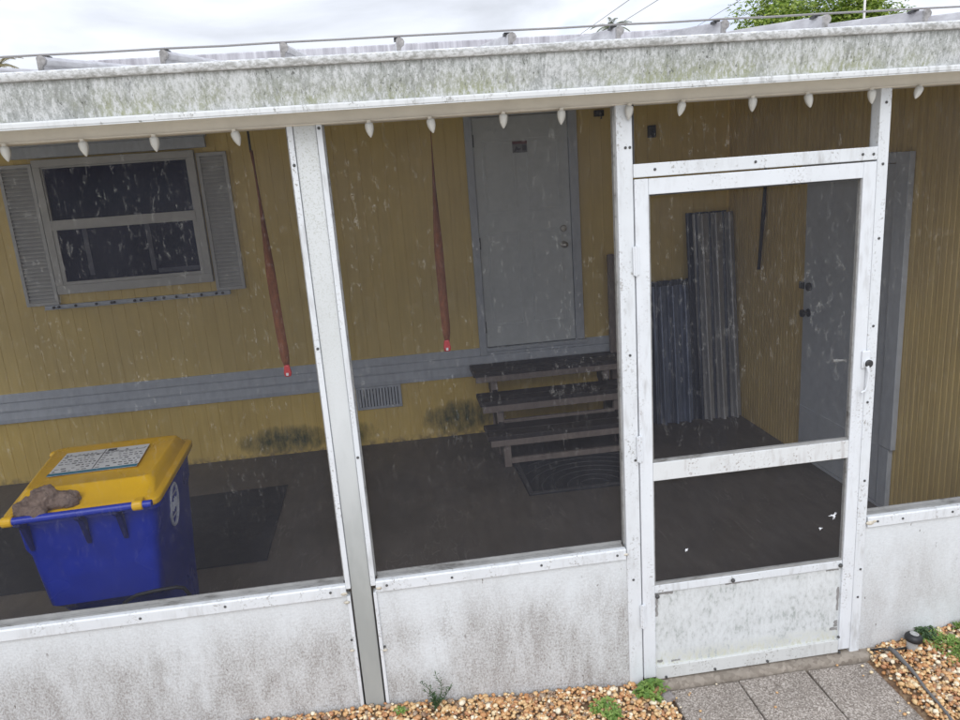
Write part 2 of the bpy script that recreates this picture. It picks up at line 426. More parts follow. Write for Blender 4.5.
def leaf_mat(name, a, b, trans=.25):
    g = G(name); geo = g.N('ShaderNodeNewGeometry')
    c = g.ramp(geo.outputs['Random Per Island'],(0,a),(1,b))
    g.L(c, g.b.inputs['Base Color']); g.b.inputs['Roughness'].default_value = .5
    tl = g.N('ShaderNodeBsdfTranslucent'); g.L(c, tl.inputs[0])
    mx = g.N('ShaderNodeMixShader'); mx.inputs[0].default_value = trans
    g.t.links.new(g.b.outputs[0], mx.inputs[1]); g.t.links.new(tl.outputs[0], mx.inputs[2])
    g.t.links.new(mx.outputs[0], g.t.nodes['Material Output'].inputs[0])
    return g.m
M['leaf'] = leaf_mat('tree_leaf', (.11,.20,.03), (.42,.50,.12), .4)
M['weed'] = leaf_mat('weed_leaf', (.09,.19,.03), (.26,.38,.09))
M['sprig'] = leaf_mat('sprig_leaf', (.035,.075,.03), (.09,.15,.06))
M['palm'] = leaf_mat('palm_frond', (.06,.09,.03), (.14,.16,.07))
M['palmdry'] = leaf_mat('dry_palm_frond', (.16,.13,.05), (.26,.22,.09))
M['bark'] = simple('bark', (.13,.10,.075), .9, .25, 20, bump=.5)

# ------------------------------------------------------------------ setting: ground
gm = MB().add([(-300,-300,-.03),(300,-300,-.03),(300,400,-.03),(-300,400,-.03)], [(0,1,2,3)])
o = build('ground', gm, M['ground']); o['kind'] = 'structure'

HX = [(-6,.19),(-3,.185),(-1.6,.175),(-1.13,.165),(-.75,.13),(-.45,.11),(-.03,.085),(.10,.055),(.13,.03),(1.05,.03),(1.10,.085),(1.3,.11),(1.54,.14),(2.2,.16),(6,.16)]
def gh(x, y):
    for (a,ha),(b,hb) in zip(HX,HX[1:]):
        if x <= b:
            t = max(0,min(1,(x-a)/(b-a))); h = ha+(hb-ha)*t; break
    else: h = HX[-1][1]
    fall = max(0, -y-.5)*.12
    return h - fall + .010*mnoise.noise((x*5,y*5,0))
gx = [-6+.06*i for i in range(201)]; gy = [.0-.06*i for i in range(20)]
vs = [(x,y,gh(x,y)-.012 if j < len(gy)-1 else -.06) for j,y in enumerate(gy) for x in gx]
n = len(gx); fs = [(j*n+i,j*n+i+1,(j+1)*n+i+1,(j+1)*n+i) for j in range(len(gy)-1) for i in range(n-1)]
o = build('gravel_bed', MB().add(vs,fs), M['bed'], smooth='all'); o['kind'] = 'structure'

# loose pebbles: nobody could count them
def pebbles():
    bm = bmesh.new(); bmesh.ops.create_icosphere(bm, subdivisions=1, radius=1)
    bv = [v.co.copy() for v in bm.verts]; bf = [tuple(v.index for v in f.verts) for f in bm.faces]; bm.free()
    bm = bmesh.new(); bmesh.ops.create_icosphere(bm, subdivisions=2, radius=1)
    hv = [v.co.copy() for v in bm.verts]; hf = [tuple(v.index for v in f.verts) for f in bm.faces]; bm.free()
    V, F = [], []
    rnd = random.Random(3)
    def put(x, y, hi, lift):
        r = rnd.uniform(.005,.0118) if rnd.random() < .9 else rnd.uniform(.0115,.018)
        q = Matrix.Rotation(rnd.uniform(0,6.28),3,'Z') @ Matrix.Rotation(rnd.uniform(-.5,.5),3,'X') @ Matrix.Rotation(rnd.uniform(-.4,.4),3,'Y')
        sx, sy, sz = r*rnd.uniform(.9,1.35), r*rnd.uniform(.75,1.05), r*rnd.uniform(.5,.8)
        c = Vector((x,y,gh(x,y)+lift)); b = len(V); off = Vector((rnd.uniform(0,99),)*3)
        for v in (hv if hi else bv):
            k = 1+.22*mnoise.noise(v*1.3+off)
            V.append(tuple(c + q @ Vector((v.x*sx*k, v.y*sy*k, v.z*sz*k))))
        F.extend(tuple(b+i for i in f) for f in (hf if hi else bf))
    def fill(x0,x1,y0,y1,dens,hi):
        for _ in range(int((x1-x0)*(y1-y0)*dens)):
            x, y = rnd.uniform(x0,x1), rnd.uniform(y0,y1)
            if .105 < x < 1.075 and y > -.72: continue
            put(x, y, hi, rnd.uniform(-.004,.010))
    fill(-1.75,.14,-.50,-.012,7800,False)
    fill(1.05,1.75,-.50,-.012,7800,False)
    fill(-3.6,-1.75,-.6,-.012,2600,False)
    fill(1.75,2.6,-.6,-.012,2600,False)
    fill(-3.6,2.6,-.9,-.5,2200,False)
    for _ in range(46):
        x = rnd.choice((rnd.gauss(.14,.03), rnd.gauss(1.03,.035), rnd.uniform(.15,1.0))) ; y = rnd.uniform(-.45,-.06)
        if abs(x-.6) < .38 and rnd.random() < .6: continue
        b = len(V); r = rnd.uniform(.004,.009); c = Vector((x,y,.056+r*.5)); off = Vector((rnd.uniform(0,99),)*3)
        for v in bv: V.append(tuple(c+Vector((v.x*r*1.2,v.y*r,v.z*r*.7))*(1+.2*mnoise.noise(v+off))))
        F.extend(tuple(b+i for i in f) for f in bf)
    me = bpy.data.meshes.new('gravel'); me.from_pydata(V,[],F); me.materials.append(M['gravel'])
    me.polygons.foreach_set('use_smooth',[True]*len(me.polygons))
    o = bpy.data.objects.new('gravel', me); COL.objects.link(o)
    return tag(o,'rounded tan, orange and cream pebbles spread along the foot of the white kneewall','gravel',None,'stuff')
pebbles()

# porch slab and doorstep
o = build('porch_floor', MB().box(-5.3,2.06,.022,3.6,-.02,.08), M['floor']); o['kind'] = 'structure'
mb = MB(); ring = []
prof = [(-.045,.0),(-.050,.055),(-.044,.070),(-.034,.077),(.02,.0785),(.02,.0)]
mb.extrude(prof, .05, 1.14, 'x')
o = build('doorstep', mb, M['stoop'], bevel=.006, smooth=True); tag(o,'worn grey concrete ledge under the white screen door','doorstep',None)
for i,(a,b,lab) in enumerate([(.118,.437,'grey aggregate paver nearest the hinge side of the screen door'),(.445,.762,'grey aggregate paver in the middle of the three before the doorstep'),(.770,1.06,'grey aggregate paver beside the black garden light')]):
    m_ = MB().box(a,b,-.66,-.054,-.01,.052+.003*(i==1)-.002*(i==2))
    o = build('paver', m_, M['paver'], loc=((a+b)/2,-.35,0), bevel=.006); tag(o,lab,'paver','pavers before the screen door')
    o.rotation_euler = (0,0,R((-.6,.5,-.8)[i]))

# ------------------------------------------------------------------ screened porch front
H = thing('porch_screen_enclosure', (0,0,0), 'white aluminium porch frame with dark insect screens above a stained white kneewall', 'screen enclosure')
H['kind'] = 'thing'
BAYS = [(-5.2,-2.96),(-2.84,-1.235),(-1.117,-.048),(1.053,2.0)]
# knee panels, rails, sills
for a,b in BAYS:
    build('knee_panel', MB().box(a-.004,b+.004,.0,.03,-.02,.706), M['knee'], H)
    prof = [(-.014,.704),(-.014,.748),(-.010,.753),(.010,.754),(.010,.704)]
    build('bottom_rail', MB().extrude(prof,a+.002,b-.002,'x'), M['white'], H, bevel=.002)
    build('sill_track', MB().box(a+.01,b-.01,.0105,.034,.7065,.758).box(a+.01,b-.01,.030,.036,.7585,.772), M['sill'], H)
    build('insect_screen', MB().add([(a,.033,.755),(b,.033,.755),(b,.033,2.60),(a,.033,2.60)],[(0,1,2,3)]), M['screen'], H)
# wide posts
def wide_post(x0,x1):
    build('post', MB().box(x0+.021,x1-.021,-.004,.05,.0,2.62), M['post'], H, bevel=.004)
    for a,b,s in ((x0,x0+.020,1),(x1-.020,x1,-1)):
        m_ = MB().box(a,b,-.012,.05,.735,2.60); m_.box(a+(.006 if s<0 else 0),b-(.006 if s>0 else 0),-.009,.03,.0,.70)
        build('side_channel', m_, M['white'], H, bevel=.002)
        e = b+.002 if s<0 else a-.002
        build('inner_channel', MB().box(e-.008 if s<0 else e-.004,e+.004 if s<0 else e+.008,.012,.036,.765,2.60) , M['sill'], H)
wide_post(-1.237,-1.115); wide_post(-2.962,-2.838); wide_post(-5.32,-5.2)
# narrow posts
build('post', MB().box(-.046,.0155,-.008,.05,.05,2.60), M['white'], H, bevel=.003)
build('side_channel', MB().box(-.053,-.046,.012,.036,.765,2.60), M['sill'], H)
build('post', MB().box(1.005,1.051,-.008,.05,.05,2.60), M['white'], H, bevel=.003)
build('side_channel', MB().box(1.051,1.058,.012,.036,.765,2.60), M['sill'], H)
build('post', MB().box(2.0,2.05,-.008,.05,.0,2.60), M['white'], H, bevel=.003)
# transom
build('transom_rail', MB().box(.0165,1.004,-.0105,.048,2.288,2.338), M['white'], H, bevel=.003)
build('insect_screen', MB().add([(.016,.04,2.33),(1.004,.04,2.33),(1.004,.04,2.60),(.016,.04,2.60)],[(0,1,2,3)]), M['screen'], H)
build('side_channel', MB().box(.0165,.024,-.004,.03,2.339,2.60), M['dark'], H)
# end bay (beyond the frame)
build('knee_panel', MB().box(-5.31,-5.28,.05,3.45,-.02,.706), M['knee'], H)
build('bottom_rail', MB().box(-5.32,-5.27,.05,3.45,.7065,.753), M['white'], H)
build('post', MB().box(-5.32,-5.27,3.45,3.51,.0,2.7), M['white'], H)
build('insect_screen', MB().add([(-5.295,.05,.755),(-5.295,3.45,.755),(-5.295,3.45,2.70),(-5.295,.05,2.70)],[(0,1,2,3)]), M['screen'], H)
# screws
sm = MB().lathe([(.0055,0),(.0055,.002),(.003,.0035)], (0,0,0), 8, 'y', Matrix.Rotation(math.pi,4,'Z'))
s0 = build('screw', sm, M['bolt'], H)
spots = [(-2.05,-.0145,.727),(-1.72,-.0145,.73),(-1.30,-.0145,.731),(-1.07,-.0145,.731),(-.80,-.0145,.728),(-.42,-.0145,.73),(-.09,-.0145,.729),
         (1.10,-.0145,.73),(1.22,-.0145,.728),(1.46,-.0145,.729),(.005,-.0085,2.40),(-.012,-.0085,2.40),(-.012,-.0085,1.6),(.0,-.0085,1.15),(-.02,-.0085,.60),
         (.10,-.011,2.314),(.50,-.011,2.314),(.94,-.011,2.312),(.985,-.011,2.31),(1.028,-.0085,2.50),(1.03,-.0085,1.98),(1.028,-.0085,1.62),(1.022,-.0085,1.29),(1.03,-.0085,.93),(1.035,-.0085,.50),(1.03,-.0085,.36),(1.028,-.0085,2.27),
         (-1.226,-.0125,2.42),(-1.125,-.0125,2.54),(-1.226,-.0125,1.75),(-1.126,-.0125,1.3),(-1.24,-.0125,.50),(-1.108,-.001,.44)]
s0.location = spots[0]
for p in spots[1:]:
    share(s0, Vector(p)-Vector(spots[0]), H)
# corner caulk blobs
for (x,z,r) in [(-1.246,.716,.012),(-1.240,.676,.010),(-1.103,.722,.011),(-.052,.728,.008),(1.066,.726,.016),(1.085,.732,.010),(-1.243,.45,.008),(-1.108,.43,.008)]:
    mb = MB().lathe([(r*.4,-.002),(r,.0),(r*.8,.004),(r*.3,.006)], (0,0,0), 9, 'y', Matrix.Translation((x,-.012,z)) @ Matrix.Rotation(math.pi,4,'Z') @ Matrix.Diagonal((1.3,1,.7,1)))
    build('caulk', mb, M['caulk'], H, smooth='all')

# ------------------------------------------------------------------ screen door
D = thing('screen_door', (.5,0,.08), 'white aluminium screen door with stained kick plate and a small lever latch', 'screen door'); D['kind'] = 'thing'
y0,y1 = -.013,.022
m_ = MB().box(.019,.074,y0,y1,.10,2.282)
build('stile', m_, M['white_door'], D, bevel=.003)
build('stile', MB().box(.946,1.001,y0,y1,.10,2.282), M['white_door'], D, bevel=.003)
build('top_rail', MB().box(.0745,.9455,y0+.0005,y1,2.222,2.2815), M['white_door'], D, bevel=.002)
build('mid_rail', MB().box(.0745,.9455,y0+.001,y1,1.048,1.128), white_metal('worn_mid_rail_paint',(.64,.655,.66),(.33,.29,.27),1.8), D, bevel=.002)
build('bottom_rail', MB().box(.0745,.9455,y0+.001,y1,.086,.150), white_metal('dirty_bottom_rail_paint',(.58,.59,.58),(.27,.26,.235),1.6), D, bevel=.002)
build('kick_rail', MB().box(.0745,.9455,y0+.004,y1,.520,.556), M['white'], D, bevel=.002)
def kick_mat():
    g = G('mottled_kick_plate'); v = g.vec(); vs = g.vec((1,1,.5))
    n1 = g.noise(vs, 55, 5, .7); n2 = g.noise(v, 7, 4); z = g.sep()[2]
    k = g.math('ADD', g.math('MULTIPLY', n1,.6), g.math('MULTIPLY', n2,.4))
    c = g.ramp(k,(.37,(.34,.37,.355)),(.46,(.55,.57,.572)),(.60,(.66,.685,.695)))
    low = g.math('MULTIPLY', g.ramp(z,(.08,.8),(.15,0)), g.ramp(n1,(.42,0),(.58,1)))
    c = g.mix(low, c, (.50,.50,.38))
    c = g.mix(g.math('MULTIPLY', g.ramp(n1,(.58,0),(.70,.7)), g.ramp(n2,(.45,0),(.6,1))), c, (.32,.33,.31))
    return g.done(c, .5, .05, g.bump(n1,.1,.002))
build('kick_plate', MB().box(.070,.950,.0,.012,.145,.525), kick_mat(), D)
for za,zb in ((1.12,2.23),(.55,1.06)):
    build('insect_screen', MB().add([(.07,.010,za),(.95,.010,za),(.95,.010,zb),(.07,.010,zb)],[(0,1,2,3)]), M['screen'], D)
# spline beads round the openings
for za,zb in ((1.128,2.222),(.556,1.048)):
    for i,(a,b,c_,d) in enumerate(((.0745,.080,za,zb),(.9400,.9455,za,zb),(.080,.940,zb-.005,zb),(.080,.940,za,za+.010))):
        build('spline_bead', MB().box(a,b,-.006,.0085,c_,d), M['sill'] if i != 2 else M['dark'], D)
rr = random.Random(9)
for cx_,cz_,q in ((.905,.775,.035),(.225,.70,.016),(.845,.72,.012)):
    mb = MB()
    for i in range(9):
        a = rr.uniform(0,6.28); L_ = q*rr.uniform(.3,1)
        mb.tube([(cx_,.008,cz_),(cx_+L_*.5*math.cos(a)+rr.uniform(-.004,.004),.0065,cz_+L_*.5*math.sin(a)),(cx_+L_*math.cos(a)*.8,.0075,cz_+L_*math.sin(a))],[.0022,.0016,.0008],4)
    build('frayed_tear', mb, M['paper'], D)
# hinges, latch
for z in (1.975,1.20,.42):
    h = build('hinge', MB().box(.006,.030,-.019,-.0135,z-.055,z+.055).tube([(.0165,-.019,z-.058),(.0165,-.019,z+.058)],.0055,8), M['white_door'], D, bevel=.001)
lt = MB().box(.978,1.016,-.022,-.0135,1.445,1.520)
lt = build('latch_plate', lt, M['white_door'], D, bevel=.004)
build('lock_cylinder', MB().lathe([(.017,-.020),(.017,-.032),(.013,-.036),(.004,-.0365)], (1.004,0,1.466), 18, 'y'), M['dark'], lt, smooth=True)
build('latch_lever', MB().tube([(.998,-.030,1.458),(1.000,-.036,1.43),(.998,-.036,1.39),(.994,-.036,1.362),(.988,-.036,1.352),(.972,-.034,1.345)],[.007,.006,.005,.005,.005,.004],8), M['white_door'], lt, smooth=True)
build('lock_ring', MB().lathe([(.020,-.022),(.020,-.027),(.017,-.028),(.017,-.022)], (1.004,0,1.466), 18, 'y'), M['white_door'], lt, smooth=True)
build('inside_handle', MB().tube([(.945,.034,1.468),(.940,.050,1.468),(.895,.052,1.470)],[.006,.005,.007],8), M['lampgrey'], D, smooth=True)
# tape remnants and black clips on the kick plate
for a,b,c_,d in ((.078,.160,.500,.519),(.078,.092,.40,.499),(.40,.555,.508,.5195),(.905,.942,.196,.216),(.922,.943,.217,.25),(.930,.944,.30,.42),(.875,.935,.505,.514),(.085,.11,.162,.180),(.15,.19,.158,.17)):
    mb = MB(); k = 10; rr = random.Random(int(a*1000)+int(d*100)); top, bot = [], []
    hor = (b-a) > (d-c_)
    ring = []
    for i in range(k+1):
        t = i/k; j = rr.uniform(0,.35)
        ring.append((a+(b-a)*t, c_+(d-c_)*j) if hor else (a+(b-a)*j, c_+(d-c_)*t))
    for i in range(k,-1,-1):
        t = i/k; j = rr.uniform(.75,1)
        ring.append((a+(b-a)*t, c_+(d-c_)*j) if hor else (a+(b-a)*j, c_+(d-c_)*t))
    mb.extrude(ring, -.0015, -.0003, 'y')
    build('tape_remnant', mb, M['tape'], D)
for x,z in ((.43,.534),(.935,.535),(.942,.17),(.085,.505),(.95,.09),(.12,.095),(.35,.098),(.60,.098)):
    build('clip_screw', MB().lathe([(.010 if z>.5 else .006,-.012),(.009 if z>.5 else .006,-.017),(.004,-.020)], (x,0,z), 9, 'y'), M['bolt'], D)

# ------------------------------------------------------------------ porch roof
RF = thing('porch_awning', (0,0,2.575), 'pan roof with raised grey ribs behind a lichen-stained white gutter', 'porch roof'); RF['kind'] = 'thing'
X0,X1 = -5.6,3.4
SL = .118
# gutter: shaped front with rolled lips, open trough behind
front = [(-.150,2.730),(-.156,2.740),(-.154,2.753),(-.145,2.758),(-.132,2.757),(-.132,2.728)]
build('gutter_top_lip', MB().extrude(front,X0,X1,'x'), M['lip'], RF, smooth=True)
face = [(-.136,2.7275),(-.134,2.70),(-.127,2.66),(-.120,2.632),(-.119,2.611),(-.112,2.611),(-.112,2.635),(-.119,2.665),(-.126,2.70),(-.128,2.7275)]
build('gutter_face', MB().extrude(face,X0,X1,'x'), M['gutter'], RF, smooth=True)
low = [(-.124,2.588),(-.128,2.592),(-.128,2.604),(-.124,2.610),(-.108,2.6105),(-.0,2.6105),(-.0,2.600),(-.110,2.600),(-.128,2.586)]
build('gutter_bottom_lip', MB().extrude(low,X0,X1,'x'), M['lip2'], RF)
build('gutter_back', MB().box(X0,X1,-.020,-.014,2.611,2.742), M['rib'], RF)
build('header_beam', MB().box(X0,X1,-.0125,.07,2.552,2.5995), M['cream'], RF)
# roof pan
prof = [(-.10,2.742),(3.50,2.742+SL*3.6),(3.50,2.750+SL*3.6),(-.10,2.750)]
build('roof_pan', MB().extrude(prof,X0,X1,'x'), M['ceil'], RF)
rxs = [-1.975+.3835*i for i in range(-9,14)]
rr = random.Random(11)
for x in rxs:
    if not X0+.1 < x < X1-.1: continue
    w = .015; zt = 2.806 + rr.uniform(-.004,.004); yo = -.098+rr.uniform(-.012,.01)
    # pan riser: thin upright sheet with a rolled lock along its top
    pr = [(-.002,-.066),(-.002,-.004),(.001,0),(.008,.001),(.016,-.003),(.021,-.011),(.019,-.020),(.012,-.026),(.004,-.026),(.002,-.030),(.002,-.066)]
    r1 = [(x+p, yo, zt+q) for p,q in pr]; r2 = [(x+p, 3.45, zt+q+SL*(3.45-yo)) for p,q in pr]
    rib = build('rib', MB().loft([r1,r2]), M['rib'], RF, smooth=True)
    pc = [(-.005,-.064),(-.005,-.003),(.001,.002),(.009,.003),(.018,-.002),(.023,-.011),(.020,-.022),(.010,-.030),(.005,-.064)]
    build('rib_cap', MB().loft([[(x+p,yo-.004,zt+q) for p,q in pc],[(x+p,yo+.010,zt+q+.001) for p,q in pc]]), M['ribcap'], rib)
    build('cable_clip', MB().box(x+.06 if x>-.9 else x+.045, x+.085 if x>-.9 else x+.065, yo+.002,yo+.03,zt-.003,zt+.010) if False else MB().box(x-.010,x+.012,yo+.05,yo+.085,zt+.003,zt+.012), M['dark'], rib)
# cable strung along the rib ends
pts = []
for i,x in enumerate(rxs):
    if not X0+.1 < x < X1-.1: continue
    pts.append((x,-.06,2.8185))
    pts.append((x+.19,-.06,2.8175+rr.uniform(-.001,.001)))
o = build('roof_cable', MB().tube(pts,.0036,6), M['wire'], loc=(0,-.06,2.8185), smooth='all'); tag(o,'thin grey cable strung across the ends of the roof ribs','cable')

# string of unlit bulbs under the header
S = thing('string_lights', (0,-.02,2.552), 'string of unlit white pointed bulbs hanging under the porch header', 'string lights')
bm_ = MB(); k = 16; prof = [(.0125,0),(.0160,-.003),(.0175,-.009),(.0176,-.018),(.0163,-.028),(.0130,-.038),(.0088,-.047),(.004,-.054),(.0006,-.057)]
vs, fs = [], []
for r,h in prof:
    for j in range(k):
        t = 2*math.pi*j/k; q = r*(1.0 if j%2 else .84) ; vs.append((q*math.cos(t),q*math.sin(t),h))
for i in range(len(prof)-1):
    for j in range(k): fs.append((i*k+j,i*k+(j+1)%k,(i+1)*k+(j+1)%k,(i+1)*k+j))
b0 = build('bulb', MB().add(vs,fs), M['bulb'], None, loc=(0,0,0), smooth='all'); b0.parent = S
soc = build('socket', MB().lathe([(.0085,.010),(.0085,.0),(.0080,-.003)],(0,0,0),12), M['cream'], None, loc=(0,0,0)); soc.parent = b0
bx = [-2.166,-1.916,-1.682,-1.413,-.949,-.732,-.468,-.254,.001,.204,.477,.695,.953,1.15,1.42,-2.42,-2.68]
lean = [.0,.1,.05,.25,.05,.15,.05,.0,.1,.3,.1,.2,.05,.55,.2,.1,0]
for i,x in enumerate(bx):
    o = b0 if i == 0 else b0.copy()
    if i:
        COL.objects.link(o); o.parent = S
        c_ = soc.copy(); COL.objects.link(c_); c_.parent = o
    o.scale = (.90,.90,.88); o.location = (x,-.006,-.006); o.rotation_euler = (rr.uniform(-.1,.1),lean[i]*(1 if i in (9,11,12,13,5) else -1),rr.uniform(0,3))
build('bulb_wire', MB().tube([(-5,-.018,2.5555),(3,-.018,2.5555)],.0022,6), M['cream'], S)

# ------------------------------------------------------------------ mobile home (back wall)
YB = 3.53
HM = thing('mobile_home', (0,YB,.08), 'ochre mobile home wall with grey trim band and streaked grey roof edge', 'mobile home'); HM['kind'] = 'thing'
def grooved(x0,x1,y,z0,z1,pitch,depth,gw,axis='x',sgn=1):
    prof = [(x0,y)]; x = x0+pitch
    while x < x1-gw:
        prof += [(x-gw/2,y),(x-gw/4,y+depth*sgn),(x+gw/4,y+depth*sgn),(x+gw/2,y)]; x += pitch
    prof.append((x1,y))
    if axis == 'y': prof = [(q,p) for p,q in prof]
    return MB().strip(prof,z0,z1,'z')
mb = grooved(-7.5,2.075,YB,.86,3.2,.1016,.0025,.006); mb.box(-7.5,2.075,YB+.02,7.2,.3,3.2)
build('wall', mb, M['ochre'], HM, fixn=True)
mb = grooved(-7.5,2.075,YB-.002,.075,.63,.1016,.0025,.006)
build('skirting', mb, M['skirt'], HM)
# trim band: three lapped boards
prof = [(YB+.002,.868),(YB-.010,.868),(YB-.013,.862),(YB-.022,.802),(YB-.014,.798),(YB-.013,.790),(YB-.024,.735),(YB-.024,.722),(YB-.014,.718),(YB-.014,.712),(YB-.026,.655),(YB-.026,.622),(YB+.002,.620)]
build('trim_board', MB().extrude(prof,-7.5,2.075,'x'), M['grey'], HM)
prof = [(YB-.06,3.10),(YB-.06,3.385),(YB-.055,3.392),(YB+.3,3.42),(YB+.3,3.10)]
build('roof_edge', MB().extrude(prof,-3.05,1.95,'x'), M['edge'], HM)
build('roof', MB().extrude([(YB+.0,3.10),(YB+.0,3.14),(YB+2,3.30),(7.3,3.24),(7.3,3.10)],-7.6,2.6,'x'), M['edge'], HM)
# vent grille
vn = build('vent', MB().box(-1.345,-.950,YB-.024,YB-.004,.600,.618).box(-1.345,-.950,YB-.024,YB-.004,.415,.435).box(-1.345,-1.327,YB-.024,YB-.004,.435,.600).box(-.966,-.950,YB-.024,YB-.004,.435,.600), M['grey'], HM, bevel=.002)
build('vent_slot_shade', MB().box(-1.326,-.967,YB-.008,YB-.0045,.436,.599), M['dark'], vn)  # dark sheet painted in as the shade between the louvres
for i in range(14):
    x = -1.325+.0268*i
    build('louvre', MB().box(x,x+.0185,YB-.022,YB-.012,.4355,.5995), M['grey'], vn)
# small dark brackets
for x,z,w,h in ((.915,2.775,.075,.05),(1.37,2.60,.06,.10)):
    build('hook', MB().box(x-w/2,x+w/2,YB-.05,YB-.001,z-h/2,z+h/2).tube([(x,YB-.05,z),(x,YB-.09,z-.02),(x,YB-.09,z-.05)],.010,8), M['dark'], HM, bevel=.006)
# --- door
DX0,DX1,DZ0,DZ1 = -.160,.640,.872,2.80
dr = build('door', MB().box(DX0,DX1,YB-.020,YB-.001,DZ0,DZ1), M['greydoor'], HM, bevel=.002)
for a,b,lab in ((DX0-.066,DX0-.004,0),(DX1+.004,DX1+.078,1)):
    build('door_casing', MB().box(a,b,YB-.040,YB-.001,.80 if a<0 else .869,2.90), M['grey'], HM, bevel=.003)
build('door_casing', MB().box(DX0-.003,DX1+.003,YB-.038,YB-.001,DZ1+.004,2.90), M['grey'], HM, bevel=.003)
build('door_gap', MB().box(DX0-.0035,DX1+.0035,YB-.012,YB-.0005,DZ0-.006,DZ0-.0005), M['dark'], HM)
build('threshold', MB().box(DX0-.004,DX1+.10,YB-.055,YB-.001,.835,.8655), M['grey'], HM, bevel=.003)
# moulded panels (raised frames)
for a,b,c_,d in ((-.09,.19,2.02,2.62),(.28,.56,2.02,2.62),(-.09,.19,1.05,1.86),(.28,.56,1.05,1.86)):
    m_ = MB()
    w = .022
    for q in ((a,b,d-w,d),(a,b,c_,c_+w),(a,a+w,c_+w,d-w),(b-w,b,c_+w,d-w)):
        m_.box(q[0],q[1],YB-.0235,YB-.0195,q[2],q[3])
    build('door_moulding', m_, M['greydoor'], dr, bevel=.002)
for z in (2.62,1.78,1.05):
    build('hinge', MB().box(DX0-.006,DX0+.006,YB-.030,YB-.0205,z-.05,z+.05), M['dark'], dr)
build('deadbolt', MB().lathe([(.030,YB-.0205),(.030,YB-.030),(.024,YB-.038),(.012,YB-.040),(.011,YB-.045),(.004,YB-.046)],(.572,0,1.852),18,'y'), M['brass'], dr, smooth=True)
build('knob', MB().lathe([(.032,YB-.0205),(.032,YB-.027),(.014,YB-.032),(.012,YB-.052),(.025,YB-.062),(.028,YB-.075),(.020,YB-.085),(.006,YB-.088)],(.568,0,1.715),18,'y'), M['brass'], dr, smooth=True)
st = build('sticker', MB().box(.168,.292,YB-.0245,YB-.0238,2.505,2.598), M['paper'], dr)
st.data.materials[0] = simple('faded_sticker_grey', (.20,.20,.21), .6, .2, 30)
build('sticker_band', MB().box(.168,.292,YB-.0252,YB-.0247,2.574,2.598), M['redband'], st)
m_ = MB()
m_.extrude([(.178,2.515),(.19,2.535),(.196,2.556),(.208,2.551),(.224,2.538),(.236,2.542),(.240,2.532),(.222,2.524),(.200,2.526),(.190,2.512)],YB-.0252,YB-.0247,'y')
m_.box(.252,.284,YB-.0252,YB-.0247,2.520,2.565)
build('sticker_figure', m_, M['print'], st)
# --- window
def frame(mb,a,b,c_,d,w,ya,yb,wb=None):
    wb = wb or w
    mb.box(a,b,ya,yb,d-w,d); mb.box(a,b,ya,yb,c_,c_+wb); mb.box(a,a+w,ya,yb,c_+wb,d-w); mb.box(b-w,b,ya,yb,c_+wb,d-w); return mb
WX0,WX1,WZ0,WZ1 = -3.60,-2.385,1.655,2.70
wn = build('window', frame(MB(),WX0,WX1,WZ0,WZ1,.055,YB-.05,YB-.002,.07), M['greyframe'], HM, bevel=.003)
build('window_sash', frame(MB(),WX0+.056,WX1-.056,2.190,2.644,.012,YB-.038,YB-.012), M['greyframe'], wn, bevel=.002)
build('window_sash', frame(MB(),WX0+.056,WX1-.056,1.726,2.205,.030,YB-.046,YB-.0385,.026).box(WX0+.056,WX1-.056,YB-.052,YB-.0465,2.160,2.237), M['greyframe'], wn, bevel=.002)
build('pane', MB().box(WX0+.066,WX1-.066,YB-.020,YB-.014,2.20,2.635), M['glass'], wn)
build('pane', MB().box(WX0+.084,WX1-.084,YB-.037,YB-.031,1.75,2.178), M['glass'], wn)
for x in (-3.31,-2.83): build('pane_light_streak', MB().box(x-.018,x+.018,YB-.0385,YB-.0375,1.79,2.175), M['pane_light'], wn)  # thin strips laid on the glass as painted light streaks
build('pane_light_streak', MB().box(-2.80,-2.475,YB-.0385,YB-.0375,1.765,1.80), M['pane_light'], wn)  # level strip of the same painted light
build('drip_cap', MB().box(-3.74,-2.285,YB-.045,YB-.001,2.715,2.80).box(-3.76,-2.270,YB-.055,YB-.001,2.801,2.812), M['grey'], HM, bevel=.003)
for a,b in ((-3.862,-3.612),(-2.372,-2.140)):
    sh = build('shutter', frame(MB(),a,b,1.575,2.675,.026,YB-.032,YB-.001), M['greyshut'], HM, bevel=.002)
    m_ = MB()
    z = 1.603
    while z < 2.64:
        m_.extrude([(YB-.029,z),(YB-.026,z+.006),(YB-.006,z+.030),(YB-.004,z+.030),(YB-.004,z)],a+.026,b-.026,'x'); z += .030
    build('shutter_slats', m_, M['greyshut'], sh)
trk = build('storm_track', MB().box(-3.73,-2.27,YB-.030,YB-.002,1.538,1.572).box(-3.73,-2.27,YB-.045,YB-.0305,1.538,1.545), M['grey'], HM, bevel=.002)
for i,x in enumerate((-3.66,-3.62,-3.49,-3.33,-3.21,-3.19,-3.03,-2.98,-2.87,-2.80,-2.70,-2.60,-2.50,-2.38,-2.33)):
    build('track_bolt', MB().lathe([(.011,YB-.031),(.011,YB-.040),(.005,YB-.043)],(x,0,1.555),8,'y'), M['bolt'], trk)

# mast behind the roof
o = build('mast', MB().tube([(4.24,5.0,-.03),(4.24,5.0,3.9),(4.24,5.0,4.7)],[.012,.012,.011],10), M['pole'], loc=(4.24,5.0,-.03), smooth=True); tag(o,'thin white mast rising behind the roof edge in front of the broad tree','mast')

